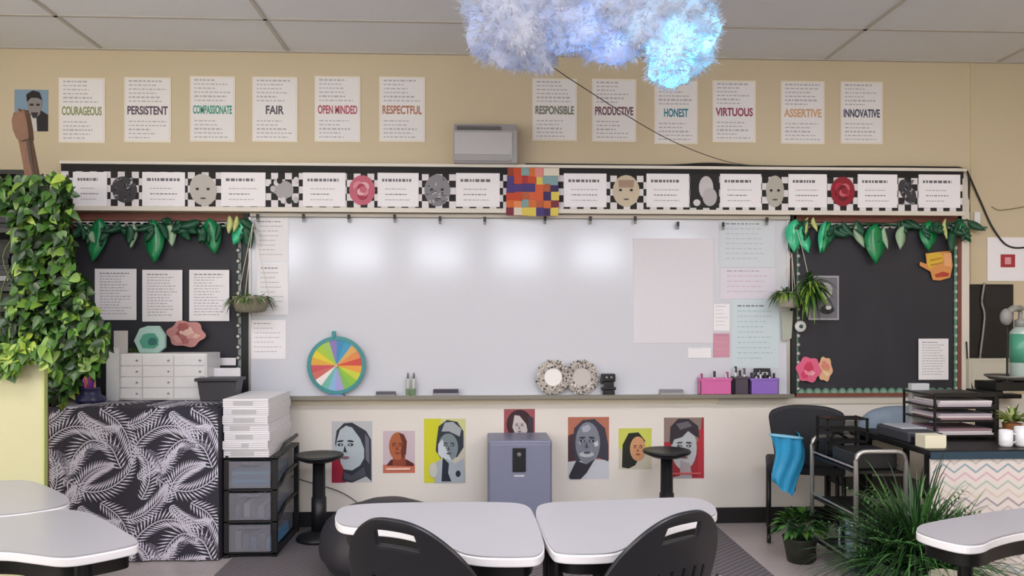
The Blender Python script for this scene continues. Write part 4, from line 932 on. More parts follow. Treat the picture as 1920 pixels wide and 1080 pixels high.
# pothos
def inside(poly, x, y):
    c = False; n = len(poly)
    for i in range(n):
        (xa, ya), (xb, yb) = poly[i], poly[i-1]
        if (ya > y) != (yb > y) and x < (xb-xa)*(y-ya)/(yb-ya)+xa: c = not c
    return c
poly = [(-40, 338), (25, 345), (60, 338), (125, 340), (140, 365), (128, 420), (138, 470), (140, 505), (162, 545), (172, 590), (200, 620), (205, 655), (178, 700), (150, 710), (122, 755), (96, 760), (88, 700), (82, 668), (40, 690), (25, 715), (0, 700), (-40, 690), (-40, 625), (18, 600), (34, 540), (32, 430), (10, 395), (-40, 390)]
r = random.Random(31); PZ = W(40, 668, YC)[1]
t = thing('plant_stand', (W(-8, 650, -1.4)[0], -1.40, 0), 'slim black plant stand behind the yellow panel', 'stand')
b = MB(); b.lathe([(.12, PZ-.345), (.12, PZ-.321)], (W(-8, 650, -1.4)[0], -1.40, 0), black_mt, 24); b.build('top', t)
for k in range(3): b = MB(); a = k*2.1+.4; b.tube([(W(-8, 650, -1.4)[0]+.11*math.cos(a), -1.40+.11*math.sin(a), .0), (W(-8, 650, -1.4)[0]+.1*math.cos(a), -1.40+.1*math.sin(a), PZ-.34)], .01, black_mt, 8); b.build('leg', t)
t = thing('pothos', (W(40, 668, -1.4)[0], -1.36, PZ-.32), 'big bushy pothos trailing down the left side over yellow cabinet', 'plant')
b = MB(); cx_ = W(-8, 650, -1.4)[0]; b.lathe([(.10, 0), (.14, .2), (.14, .22), (.13, .22), (.11, .1)], (cx_, -1.40, PZ-.32), mat('terracotta pot', '#7a5540', .7), 24); b.build('pot', t, smooth=True)
b = MB()
for k in range(16):
    px = r.uniform(25, 120); s = [(px+r.uniform(-20, 20)+(py-340)*.08*(k % 3-.5), py) for py in range(350, 740, 65)]
    b.tube(curve_pts([(W(a, c, -1.3-.02*(k % 5))[0], -1.3-.02*(k % 5), W(a, c, -1.3)[1]) for a, c in s], 4), .004, mat('green stem', '#4a5f2c', .6), 5)
b.tube([(cx_, -1.36, PZ-.2), (W(70, 500, -1.3)[0], -1.3, W(70, 500, -1.3)[1]), (W(80, 350, -1.3)[0], -1.28, W(80, 350, -1.3)[1])], .009, MATS['green stem'], 6)
b.build('vines', t, smooth=True)
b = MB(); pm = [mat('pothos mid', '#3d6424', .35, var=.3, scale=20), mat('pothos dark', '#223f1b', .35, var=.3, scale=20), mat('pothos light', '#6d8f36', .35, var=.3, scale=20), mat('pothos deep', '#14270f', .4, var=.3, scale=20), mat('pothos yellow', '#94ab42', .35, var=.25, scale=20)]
k = 0
while k < 2600:
    px, py = r.uniform(-40, 210), r.uniform(335, 765)
    if not inside(poly, px, py): continue
    k += 1; y = -1.22-r.uniform(0, .22)**1
    if py > 655 and px < 88: y = YC-.02-r.uniform(0, .05)
    x, z = W(px, py, y)
    d = Vector((r.uniform(-.8, .8), r.uniform(-.9, .1), r.uniform(-1, .15)))
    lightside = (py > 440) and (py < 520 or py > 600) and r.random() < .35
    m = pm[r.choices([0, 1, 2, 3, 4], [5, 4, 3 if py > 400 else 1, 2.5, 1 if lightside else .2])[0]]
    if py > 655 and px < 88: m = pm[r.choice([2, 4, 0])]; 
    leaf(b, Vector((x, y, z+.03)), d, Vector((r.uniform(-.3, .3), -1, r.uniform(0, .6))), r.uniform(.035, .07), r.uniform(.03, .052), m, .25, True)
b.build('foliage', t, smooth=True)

# ============================================================ STOOLS, FRIDGE, BEANBAG
def stool(px_top, py_top, d, lab):
    x = F_at(px_top, d); y = -CAM_D+d; h = CAM_H-(py_top-HOR)*d/FPX
    t = thing('pedestal_stool', (x, y, 0), lab, 'stool', 'black pedestal stools by the wall')
    b = MB(); b.lathe([(.04, h-.055), (.09, h-.045), (.148, h-.02), (.155, h-.008), (.15, h), (.12, h-.006), (.01, h-.012)], (x, y, 0), black_pl, 36); b.build('seat', t, smooth=True)
    b = MB(); b.lathe([(.048, .06), (.046, h*.5), (.04, h*.5), (.038, h-.05)], (x, y, 0), black_pl, 24); b.build('pole', t, smooth=True)
    b = MB(); b.lathe([(.13, 0.0065), (.14, .014), (.135, .03), (.08, .05), (.05, .065)], (x, y, 0), black_pl, 36); b.build('base', t, smooth=True)
def F_at(px, d):
    rr = ray(px, HOR); tt = d/rr.y; return rr.x*tt
stool(598, 849, 4.93, 'black pedestal stool left of the veiled woman poster')
stool(1250, 846, 4.93, 'black pedestal stool before the red poster, behind right table')
# grey mini cabinet
GY = -.40; x0, x1, z0, z1 = WR(915, 826, 1035, 940, GY)
t = thing('mini_cabinet', ((x0+x1)/2, GY/2, 0), 'blue-grey locker box with black handle plate below small red poster', 'cabinet')
gb = mat('blue-grey steel', '#7d8098', .4, var=.03)
b = MB(); b.box(x0, x1, GY, -.05, .02, z1, gb); b.build('body', t, bevel=.012, seg=3)
b = MB(); b.box(x0+.008, x1-.008, GY-.014, GY-.001, .03, z1-.02, gb); d = b.build('door', t, bevel=.006)
xa, xb, za, zb = WR(961, 840, 986, 885, GY-.02); b = MB(); b.box(xa, xb, GY-.022, GY-.0145, za, zb, black_pl); h = b.build('handle_plate', d, bevel=.004)
b = MB(); b.ball(((xa+xb)/2, GY-.026, zb-.04), (.014, .006, .014), mat('grey knob', '#75747c')); b.build('keyhole', d); b = MB(); b.box(xa+.01, xb-.01, GY-.016, GY-.0145, za-.03, za-.02, flat('#c9cbd6')); b.build('badge', d)
b = MB(); 
for x in (x0+.03, x1-.05):
    for y in (GY+.03, -.1): b.box(x, x+.02, y, y+.02, .006, .02, black_pl)
b.build('feet', t)
# beanbag
x = F_at(728, 4.25); y = -CAM_D+4.25; b = MB(); n, k = 40, 24; rr, H = .37, .40
for a in range(k+1):
    f = a/k; th = math.pi*f; rad = rr*math.sin(th)**.7*(1+.0)*(1-.12*math.cos(th)); z = .006+H*(.5+.5*math.cos(th)) if f < 1 else .006
    for q in range(n):
        ph = 2*math.pi*q/n; wr = 1+.02*math.sin(6*ph+f*3)+.05*noise.noise(Vector((math.cos(ph)*2, math.sin(ph)*2, f*3)))
        b.v.append((x+rad*wr*math.cos(ph), y+rad*wr*math.sin(ph), z+(.02*noise.noise(Vector((ph, f*4, 1))) if .1 < f < .7 else 0)))
for a in range(k):
    for q in range(n): b.f.append((a*n+q, (a+1)*n+q, (a+1)*n+(q+1) % n, a*n+(q+1) % n)); b.m.append(0)
b.mats = [mat('dark charcoal vinyl', '#2c2b33', .5, var=.1, bump=.1)]
tag(b.build('bean_bag', smooth=True), 'dark charcoal bean bag behind the left of the middle tables', 'bean bag')
# thin cord by stool
b = MB(); b.tube(curve_pts([(W(548, 895)[0], -.012, W(548, 893)[1]), (W(575, 905)[0], -.012, W(575, 902)[1]), (W(640, 925)[0], -.015, W(640, 922)[1]), (W(690, 960)[0], -.03, .12)]), .003, cab); tag(b.build('wall_wire', smooth=True), 'thin dark cord on the wall behind the left stool', 'cord')

# ============================================================ TABLES
TZ = .74
top_m = mat('light grey laminate', '#a09fa5', .28, var=.015, scale=5, spec=.5); edge_m = mat('white table edge', '#e4e2e6', .3, var=.01)
def chaikin(p, n=2):
    for _ in range(n):
        q = []
        for i in range(len(p)):
            a, c = Vector(p[i]), Vector(p[(i+1) % len(p)]); q += [a*.75+c*.25, a*.25+c*.75]
        p = q
    return [tuple(v) for v in p]
def table(outline, legs, lab, group='light grey classroom tables'):
    P = [F(a, c, TZ) for a, c in outline]; P = chaikin(P, 3); cx = sum(p[0] for p in P)/len(P); cy = sum(p[1] for p in P)/len(P)
    area = sum(P[i-1][0]*P[i][1]-P[i][0]*P[i-1][1] for i in range(len(P)))
    if area < 0: P = P[::-1]
    t = thing('classroom_table', (cx, cy, 0), lab, 'table', group)
    b = MB(); b.prism(P, TZ-.004, TZ, 'z', top_m); b.build('table_top', t)
    Q = [(cx+(p[0]-cx)*1.008, cy+(p[1]-cy)*1.012) for p in P]
    b = MB(); b.prism(Q, TZ-.03, TZ-.0045, 'z', edge_m); b.build('edge_band', t, bevel=.004)
    Q = [(cx+(p[0]-cx)*.9, cy+(p[1]-cy)*.86) for p in P]
    b = MB(); b.prism(Q, TZ-.075, TZ-.0305, 'z', black_mt); b.build('apron', t)
    for x, y in legs:
        b = MB(); b.tube([(x, y, .02), (x, y, TZ-.035)], .022, black_mt, 14); b.lathe([(.026, .0065), (.026, .03)], (x, y, 0), black_pl, 14); b.build('leg', t, smooth=False)
    return P
def legpt(px, d): return (F_at(px, d), -CAM_D+d)
table([(650, 945), (800, 941), (960, 941), (992, 948), (1003, 968), (1022, 1020), (1014, 1040), (985, 1044), (890, 1043), (850, 1030), (800, 1003), (730, 988), (655, 987), (632, 980), (628, 960)],
      [legpt(688, 2.50), legpt(960, 2.62), legpt(868, 2.24), legpt(935, 2.24)], 'light grey table, left one of the pair in the middle foreground')
table([(1001, 955), (1018, 943), (1060, 940), (1180, 936), (1295, 931), (1330, 940), (1346, 956), (1338, 968), (1300, 974), (1245, 988), (1195, 1014), (1160, 1034), (1125, 1038), (1054, 1038), (1031, 1030)],
      [legpt(1030, 2.55), legpt(1300, 2.62), legpt(1042, 2.26), legpt(1125, 2.27)], 'light grey table, right one of the pair in the middle foreground')
table([(-170, 905), (0, 901), (55, 899), (104, 918), (135, 936), (118, 950), (0, 967), (-170, 972)], [legpt(-90, 2.65), legpt(70, 2.95), legpt(60, 2.72)], 'light table at left edge tucked behind the nearer left table')
table([(-200, 975), (0, 972), (112, 954), (148, 957), (181, 966), (250, 1006), (262, 1017), (241, 1024), (166, 1039), (117, 1045), (65, 1038), (0, 1030), (-200, 1036)], [legpt(-60, 2.2), legpt(155, 2.22), legpt(140, 2.5), legpt(-100, 2.45)], 'nearest light grey table at the left edge of the room')
table([(1716, 990), (1736, 979), (1920, 950), (2080, 940), (2120, 980), (1930, 992), (1862, 1008), (1842, 1020), (1800, 1021), (1724, 1000)], [legpt(1810, 2.36), legpt(2020, 2.6), legpt(1960, 2.33)], 'light grey table at the right edge before the spiky plant')

# ============================================================ CHAIRS
sh = mat('black shell plastic', '#1b1c21', .38, var=.06, scale=80)
def make_chair():
    t = thing('classroom_chair', (0, 0, 0), '', 'chair')
    # back shell; chair faces +y
    nu, nv = 36, 26; g = MB(); z0, z1 = .47, .875
    def P(u, v):
        hw = .235-.02*v if v < .55 else (.235-.02*v)*(1-.20*((v-.55)/.45)**2.2)
        return (u*hw, -.17-.06*v-.05*v*v+.055*u*u, z0+(z1-z0)*v-.085*(abs(u)**2.4)*v**1.5)
    for j in range(nv+1):
        for i in range(nu+1): g.v.append(P(-1+2*i/nu, j/nv))
    for j in range(nv):
        for i in range(nu):
            u, v = abs(-1+2*(i+.5)/nu), (j+.5)/nv
            if u < .36 and .79 < v < .91: continue
            if .10 < v < .58 and u < .66 and i % 4 in (1,): continue
            g.f.append((j*(nu+1)+i, j*(nu+1)+i+1, (j+1)*(nu+1)+i+1, (j+1)*(nu+1)+i)); g.m.append(0)
    g.mats = [sh]; g.build('backrest', t, smooth=True, mods=[('SOLIDIFY', dict(thickness=.012, offset=0)), ('BEVEL', dict(width=.002, segments=2))])
    g = MB(); nu, nv = 20, 20
    for j in range(nv+1):
        for i in range(nu+1):
            u, v = -1+2*i/nu, j/nv; hw = .20*(1-.12*v); g.v.append((u*hw*(1-.1*max(0, v-.8)*5*abs(u)), -.2+.35*v, .445+.02*u*u-.012*math.sin(math.pi*v)-.035*max(0, v-.8)**2*25))
    for j in range(nv):
        for i in range(nu): g.f.append((j*(nu+1)+i, j*(nu+1)+i+1, (j+1)*(nu+1)+i+1, (j+1)*(nu+1)+i)); g.m.append(0)
    g.mats = [sh]; g.build('seat', t, smooth=True, mods=[('SOLIDIFY', dict(thickness=.012, offset=0))])
    chrome = mat('dull chrome tube', '#8e8d92', .3, .9)
    for s in (-1, 1):
        b = MB(); b.tube(curve_pts([(s*.235, -.25, .012), (s*.215, -.18, .43), (s*.2, -.215, .55), (s*.175, -.235, .66)], 5), .011, chrome, 8); b.build('leg', t, smooth=True)
        b = MB(); b.tube([(s*.185, .15, .012), (s*.165, .1, .43)], .011, chrome, 8); b.build('leg', t, smooth=True)
        b = MB(); b.tube([(s*.208, -.18, .425), (s*.168, .1, .425)], .010, chrome, 8); b.build('seat_rail', t, smooth=True)
        for xx, y in ((.235, -.25), (.185, .15)): b = MB(); b.lathe([(.015, .0065), (.015, .02)], (s*xx, y, 0), black_pl, 10); b.build('foot_cap', t)
    return t
proto = make_chair()
def put_chair(o, px, d, rot, lab):
    o.location = (F_at(px, d), -CAM_D+d, 0); o.rotation_euler = (0, 0, R(rot)); o['label'] = lab; o['group'] = 'black shell classroom chairs'
spots = [(844, 2.25, -31, 'black slotted shell chair at the middle left table, turned right'), (1158, 2.29, 32, 'black slotted shell chair at the middle right table, turned left'),
         (1935, 2.12, 22, 'black shell chair at the right edge table'), (45, 2.0, -15, 'black shell chair under the nearest left table')]
for i, (px, d, rot, lab) in enumerate(spots):
    put_chair(proto if i == 0 else copy_tree(proto), px, d, rot, lab)

# ============================================================ RIGHT SIDE
# office chair with casters
ox, oy = F_at(1510, 4.82), -CAM_D+4.84
t = thing('office_chair', (ox, oy, 0), 'black padded guest chair on casters against the wall', 'chair'); t.rotation_euler = (0, 0, R(-20))
mesh_m = mat('black upholstery', '#24252b', .75, var=.1, scale=200)
g = MB(); nu, nv = 24, 16
for j in range(nv+1):
    for i in range(nu+1):
        u, v = -1+2*i/nu, j/nv; hw = .165+.062*v**.7; hw *= 1-.10*max(0, (v-.85)/.15)**2
        g.v.append((ox+u*hw, oy-.17-.05*v+.03*(u*u)*-1, .50+.375*v-.035*abs(u)**3*v))
for j in range(nv):
    for i in range(nu): g.f.append((j*(nu+1)+i, j*(nu+1)+i+1, (j+1)*(nu+1)+i+1, (j+1)*(nu+1)+i)); g.m.append(0)
g.mats = [mesh_m]; g.build('backrest', t, smooth=True, mods=[('SOLIDIFY', dict(thickness=.04, offset=1)), ('BEVEL', dict(width=.01, segments=3))])
b = MB(); b.box(ox-.23, ox+.23, oy-.16, oy+.24, .43, .49, mesh_m); b.build('seat', t, bevel=.02, seg=3)
for s in (-1, 1):
    for q in (-1, 1):
        b = MB(); xx, yy = ox+s*.215, oy+q*.2; b.tube([(xx, yy, .07), (xx, yy, .44)], .013, black_mt, 8); l = b.build('leg', t, smooth=True)
        b = MB(); b.lathe([(.001, -.012), (.03, -.012), (.032, 0), (.03, .012), (.001, .012)], (xx, yy, .032+.006), black_pl, 16, 'x'); b.build('caster', l, smooth=True)
    if s > 0: b = MB(); b.tube(curve_pts([(ox+s*.2, oy-.19, .7), (ox+s*.25, oy-.1, .68), (ox+s*.25, oy+.1, .66), (ox+s*.22, oy+.18, .46)]), .012, black_mt, 8); b.build('armrest', t, smooth=True)
    b = MB(); b.tube([(ox+s*.17, oy-.14, .46), (ox+s*.17, oy-.165, .6)], .014, black_mt, 8); b.build('back_post', t)
# blue bag
bx, by = F_at(1474, 4.52), -CAM_D+4.52; b = MB(); n = 20
top, bot = CAM_H-(822-600)*4.52/FPX, CAM_H-(922-600)*4.52/FPX
t = thing('blue_bag', (bx, by, bot), 'bright blue plastic bag hanging from the black guest chair', 'bag')
n, k = 28, 14
for j in range(k+1):
    f = j/k; hw = (.095-.03*f**1.5)*(1 if f < .93 else .75); dp = .03*(1-f*.5)
    for i in range(n):
        a = 2*math.pi*i/n; b.v.append((bx+.008*f+hw*math.cos(a)*(1+.09*math.sin(5*a+f*7)*f)+.02*math.sin(f*5), by+dp*math.sin(a)*(1+.45*math.sin(7*a+f*5)), top-(top-bot)*f*(1+.12*math.cos(a+.4)*f)-.014*math.cos(a)*(1-f)+.008*math.sin(4*a)*f))
for j in range(k):
    for i in range(n): b.f.append((j*n+i, (j+1)*n+i, (j+1)*n+(i+1) % n, j*n+(i+1) % n)); b.m.append(0)
b.f.append(tuple(k*n+i for i in range(n))); b.m.append(0)
b.mats = [mat('blue plastic film', '#2f94c4', .35, var=.2, scale=9, bump=.5)]; b.build('sack', t, smooth=True)
b = MB(); b.tube([(bx+(.1)*math.cos(a), by+.033*math.sin(a), top-.012*math.cos(a)) for a in [2*math.pi*i/20 for i in range(20)]], .007, mat('pale blue rim', '#7fc0dc', .35), 6, True); b.build('rolled_rim', t, smooth=True)
b = MB(); b.tube([(bx+.09, by+.01, top-.01), (bx+.1, by+.06, top+.01), (bx+.12, by+.2, top+.01)], .004, MATS['blue plastic film'], 5); b.build('handle', t, smooth=True)
# rolling cart
cx0, cx1, cy0, cy1 = 1.93, 2.19, -1.36, -.84; chrome = mat('satin chrome', '#b4b2b0', .3, .75)
t = thing('rolling_cart', ((cx0+cx1)/2, (cy0+cy1)/2, 0), 'silver tube rolling cart with dark shelves behind the spiky plant', 'cart')
for y in (cy0, cy1):
    b = MB(); pts = [(cx0, y, .07), (cx0, y, .62), (cx0, y, .67)]+[(cx0+.045*(1-math.cos(a)), y, .67+.045*math.sin(a)) for a in [R(20*k) for k in range(1, 5)]]+[(cx0+.06, y, .716), (cx1-.06, y, .716)]+[(cx1-.045*(1-math.cos(a)), y, .67+.045*math.sin(a)) for a in [R(20*k) for k in range(4, 0, -1)]]+[(cx1, y, .67), (cx1, y, .07)]
    b.tube(pts, .012, chrome, 10); b.build('end_frame', t, smooth=True)
for z in (.12, .36, .60):
    b = MB(); b.box(cx0+.005, cx1-.005, cy0+.012, cy1-.012, z, z+.012, black_mt); b.build('shelf', t)
    b = MB()
    for x in (cx0, cx1): b.tube([(x, cy0, z+.03), (x, cy1, z+.03)], .006, chrome, 6)
    b.build('side_rail', t)
for x in (cx0, cx1):
    for y in (cy0, cy1): b = MB(); b.lathe([(.001, -.012), (.034, -.012), (.034, .012), (.001, .012)], (x, y, .034), mat('dark red caster', '#3a1a1f', .4), 16, 'x'); b.build('caster', t)
b = MB(); b.box(cx0+.02, cx1-.01, -1.3, -1.05, .613, .70, black_pl); tag(b.build('black_case', bevel=.008), 'black case on top shelf of the silver rolling cart', 'case')
# black rack behind
b = MB(); rx0, rx1 = F_at(1588, 4.42)-.0, F_at(1640, 4.42)
t = thing('desk_rack', ((rx0+rx1)/2, -.8, .62), 'black wire file rack at the far end of the rolling cart', 'rack')
b = MB()
for x in (cx0+.015, cx1-.02):
    for y in (-1.0, -.87): b = MB(); b.box(x, x+.012, y, y+.01, .613, .84, black_mt); b.build('upright', t)
for z in (.63, .70, .77, .83): b = MB(); b.box(cx0+.015, cx1-.008, -1.0, -.86, z, z+.008, black_mt); b.build('tray', t)
b = MB(); b.tube(curve_pts([(cx0+.06, -.93, .72), (cx0+.1, -.94, .75), (cx0+.16, -.93, .72)]), .008, black_mt, 6); tag(b.build('cable_coil', smooth=True), 'short black cable coil in the wire file rack', 'cable')
# pitcher on the lower shelf
px_, py_ = 2.0, -1.22; pm_ = mat('blue-grey enamel', '#7e93a3', .3, .2)
t = thing('pitcher', (px_, py_, .132), 'blue-grey enamel pitcher on the low shelf of the cart', 'pitcher')
b = MB(); b.lathe([(.045, 0), (.052, .01), (.055, .10), (.048, .16), (.058, .20), (.052, .2), (.044, .16)], (px_, py_, .132), pm_, 24); b.build('body', t, smooth=True)
b = MB(); b.tube([(px_-.05, py_, .30), (px_-.09, py_, .29), (px_-.09, py_, .2), (px_-.052, py_, .17)], .006, pm_, 6); b.build('handle', t, smooth=True)
# desk
dx0, dx1, dy0, dy1, dzt = 2.23, 4.0, -1.5, -.72, .745
t = thing('teacher_desk', ((dx0+dx1)/2, (dy0+dy1)/2, 0), 'black topped desk with cream zigzag panel at right edge', 'desk')
b = MB(); b.box(dx0, dx1, dy0, dy1, dzt-.03, dzt, black_mt); b.build('desk_top', t, bevel=.004)
b = MB(); b.box(dx0+.005, dx1, dy0-.006, dy0-.0005, dzt-.045, dzt-.008, flat('#1d3a4c', .4)); b.build('front_edge', t)
for x in (dx0+.01, dx1-.05):
    for y in (dy0+.02, dy1-.06): b = MB(); b.box(x, x+.04, y, y+.04, 0, dzt-.03, black_mt); b.build('leg', t)
b = MB(); b.box(dx0+.01, dx1, dy0+.004, dy0+.014, .06, dzt-.045, flat('#d3cbc6')); L = dy0+.004
zc = ['#b8b0ae', '#8a9ea8', '#c9a8b4', '#a8b8a8', '#c9bfae', '#9a9298']
for k in range(16):
    z = dzt-.075-k*.042; m = flat(zc[k % 6]); x = dx0+.02; up = 1
    while x < dx1-.05:
        e = .055; b.face([(x, L-.001, z), (x+e, L-.001, z+.04*up), (x+e, L-.001, z+.04*up+.011), (x, L-.001, z+.011)], m); z += .04*up; up = -up; x += e
b.build('zigzag_panel', t)
# stepped letter tray rack
lx0, lx1 = F_at(1752, 4.05), F_at(1868, 4.05); ly = -CAM_D+4.05
t = thing('letter_tray', ((lx0+lx1)/2, ly, dzt), 'black tiered letter tray loaded with papers on the desk', 'tray')
zs = [dzt+.02, dzt+.10, dzt+.17, dzt+.235]
b = MB()
for x in (lx0, lx1-.01):
    for y in (ly, ly+.3): b = MB(); b.box(x, x+.01, y, y+.01, dzt, zs[-1]+.01, black_mt); b.build('upright', t)
for z in zs: 
    b = MB(); b.box(lx0, lx1, ly+.002, ly+.31, z, z+.008, black_mt); b.box(lx0, lx1, ly-.002, ly+.004, z-.004, z+.018, black_mt); b.build('shelf', t)
r = random.Random(77)
for si, z in enumerate(zs[:3]):
    for q in range(3):
        b = MB(); zz = z+.0085+q*.011; jx = r.uniform(0, .03); b.box(lx0+.015+jx, lx1-.03+jx*.3, ly-.006+r.uniform(-.01, .004), ly+.25, zz, zz+.010, flat(['#b9b4b6', '#d3ccd0', '#8a6f78', '#c8bfc0', '#a39aa6'][(si*2+q) % 5]))
        tag(b.build('paper_pile'), 'paper wad in the %s tier of the black letter tray' % ['lowest', 'second', 'third'][si], 'paper', 'papers in the %s tier of the letter tray' % ['lowest', 'second', 'third'][si])
# left part: small dark printer with bag on it
qx0, qx1 = F_at(1700, 3.95), F_at(1752, 3.95)
qx0 = max(qx0, dx0+.01)
b = MB(); mm = flat('#d9d4bd'); b.box(qx0, qx0+.11, -1.45, -1.36, dzt, dzt+.065, mm); tag(b.build('sticky_notes', bevel=.002), 'pale yellow block of sticky notes at left corner of desk', 'note block')
t = thing('printer', (2.33, -1.1, dzt), 'small dark printer on the desk left of the letter tray', 'printer')
b = MB(); b.box(2.25, 2.41, -1.28, -.95, dzt, dzt+.06, mat('dark grey casing', '#3a3b42', .45)); b.build('casing', t, bevel=.01)
b = MB(); b.box(2.265, 2.395, -1.29, -1.281, dzt+.015, dzt+.035, mat('printer slot', '#15151a', .4)); b.build('slot', t)
b = MB(); b.box(2.26, 2.40, -1.2, -1.0, dzt+.0605, dzt+.07, mat('light printer lid', '#a8adb5', .4)); b.build('lid', t, bevel=.005)
# blue-grey bag lying on the back (seen above) – folded cloth
b = MB(); cxx, cyy = F_at(1690, 4.75), -CAM_D+4.75; n, k = 30, 14
for j in range(k+1):
    th = math.pi/2*j/k
    for i in range(n):
        a = 2*math.pi*i/n; rr_ = .27*math.cos(th)**.7*(1+.06*noise.noise(Vector((math.cos(a)*2, math.sin(a)*2, th*3)))); b.v.append((cxx+rr_*math.cos(a), cyy+rr_*.45*math.sin(a), .70+.15*math.sin(th)))
for j in range(k):
    for i in range(n): b.f.append((j*n+i, j*n+(i+1) % n, (j+1)*n+(i+1) % n, (j+1)*n+i)); b.m.append(0)
b.f.append(tuple(range(n))[::-1]); b.m.append(0)
b.mats = [mat('blue-grey cloth', '#8292a3', .7, var=.2, scale=12, bump=.4)]; tag(b.build('folded_bag', smooth=True), 'blue-grey soft bag on the low stand behind the letter tray', 'bag')
t = thing('low_stand', (cxx, cyy, 0), 'dark low stand against the wall under the blue-grey bag', 'stand')
b = MB(); b.box(cxx-.3, cxx+.3, cyy-.15, -.03, .66, .699, black_mt); b.build('top', t)
for x in (cxx-.29, cxx+.26):
    for y in (cyy-.14, -.07): b = MB(); b.box(x, x+.03, y, y+.03, 0, .66, black_mt); b.build('leg', t)
b = MB(); b.box(cxx-.28, cxx+.28, cyy-.13, -.05, .3, .32, black_mt); b.build('shelf', t)
b = MB(); b.box(F_at(1716, 4.3), F_at(1750, 4.3), -.9, -.86, dzt, dzt+.28, flat('#b9bcc0')); tag(b.build('paper_holder', bevel=.004), 'upright pale paper holder beside the printer', 'holder')
# small plant and mugs
def mug(px, d, z, h, lab, col='#dfe0e4', w_=.04):
    x, y = F_at(px, d), -CAM_D+d; t = thing('mug', (x, y, z), lab, 'mug', 'white mugs on the desk')
    b = MB(); b.lathe([(w_*.8, 0), (w_, .01), (w_, h), (w_*.9, h), (w_*.85, .015)], (x, y, z), mat('glazed '+col, col, .25), 24); b.build('cup', t, smooth=True)
    b = MB(); b.tube([(x+w_, y, z+h*.8), (x+w_*1.7, y, z+h*.7), (x+w_*1.7, y, z+h*.3), (x+w_, y, z+h*.2)], .005, mat('glazed '+col, col), 6); b.build('handle', t, smooth=True)
mug(1886, 3.83, dzt, .085, 'white mug with a grey mark on the desk before small plant', w_=.032)
b = MB(); x, y = F_at(1886, 3.83), -CAM_D+3.83
mug(1918, 3.83, dzt, .10, 'taller white mug cut by the right edge of the frame')
r = random.Random(61); x, y = F_at(1897, 4.08), -CAM_D+4.08; t = thing('small_potted_plant', (x, y, dzt), 'small yellow-green potted plant on the desk behind mugs', 'plant')
b = MB(); b.lathe([(.035, 0), (.045, .08), (.05, .085), (.042, .085)], (x, y, dzt), mat('terracotta', '#a06a42', .7), 20); b.build('pot', t, smooth=True)
b = MB(); ly_ = [mat('lime leaf', '#a3b256', .45, var=.3), mat('cream-green leaf', '#c6cc92', .45, var=.2), leafs[0]]
for k in range(90): d = rvec(r, -.1); leaf(b, Vector((x, y, dzt+.09))+d*.02, d+Vector((0, 0, .5)), Vector((0, 0, 1)), r.uniform(.05, .12), r.uniform(.014, .03), r.choice(ly_), r.uniform(.1, .5))
b.build('foliage', t, smooth=True)
# monitor-like black hutch shelf at right with objects
hx0 = F_at(1868, 4.35); hy = -CAM_D+4.35
t = thing('desk_hutch', (hx0+.5, hy+.1, dzt), 'black shelf riser on the desk at right edge', 'shelf')
hz = CAM_H-(722-600)*4.3/FPX
b = MB(); b.box(hx0, dx1, hy, hy+.2, hz-.05, hz, black_mt); b.box(hx0-.06, hx0+.05, hy+.01, hy+.19, hz-.085, hz-.051, black_mt); b.build('board', t, bevel=.004)
b = MB(); b.prism([(hx0-.01, dzt), (hx0+.03, dzt), (hx0+.03, hz-.05), (hx0-.0, hz-.05)], hy+.02, hy+.18, 'y', black_mt); b.build('support', t); b = MB(); b.box(dx1-.06, dx1-.02, hy+.02, hy+.18, dzt, hz-.05, black_mt); b.build('support', t)
b = MB(); x = F_at(1905, 4.4); b.lathe([(.05, 0), (.11, .012), (.135, .03), (.135, .036), (.1, .02), (.02, .012)], (x, hy+.1, hz), mat('grey pewter', '#8a8782', .35, .5), 30); tag(b.build('shallow_dish', smooth=True), 'shallow grey dish on the black riser at right edge', 'dish')
dx_, dyy = F_at(1913, 4.45), hy+.1; z = hz+.02
t = thing('soap_dispenser', (dx_, dyy, z), 'clear dispenser with green label standing in the grey dish', 'dispenser')
b = MB(); b.lathe([(.05, 0), (.055, .01), (.055, .27), (.03, .3)], (dx_, dyy, z), mat('cloudy plastic', '#a9b8b0', .2), 24); b.build('bottle', t, smooth=True)
b = MB(); b.lathe([(.0565, .0), (.0565, .17)], (dx_, dyy, z+.09), flat('#4f9a7e', .3), 24); b.build('label_wrap', t, smooth=True)
b = MB(); b.lathe([(.03, .0), (.03, .04), (.012, .05), (.012, .10), (.02, .1), (.02, .12)], (dx_, dyy, z+.3), mat('grey pump', '#8b8c88', .35), 16); b.tube([(dx_, dyy, z+.41), (dx_-.05, dyy-.01, z+.41), (dx_-.1, dyy-.02, z+.38)], .02, mat('grey pump', '#8b8c88'), 10); b.ball((dx_-.1, dyy-.02, z+.36), (.035, .03, .05), mat('grey pump', '#8b8c88')); b.build('pump_head', t, smooth=True)
b = MB(); x, z_ = F_at(1893, 4.35), hz+.02; b.tube([(x, hy+.02, hz), (x, hy+.02, hz+.32)], .006, black_mt, 8); b.lathe([(.03, 0), (.03, .008)], (x, hy+.02, hz), black_mt, 16); tag(b.build('thin_stand'), 'thin black rod stand left of the green-labelled dispenser', 'stand')
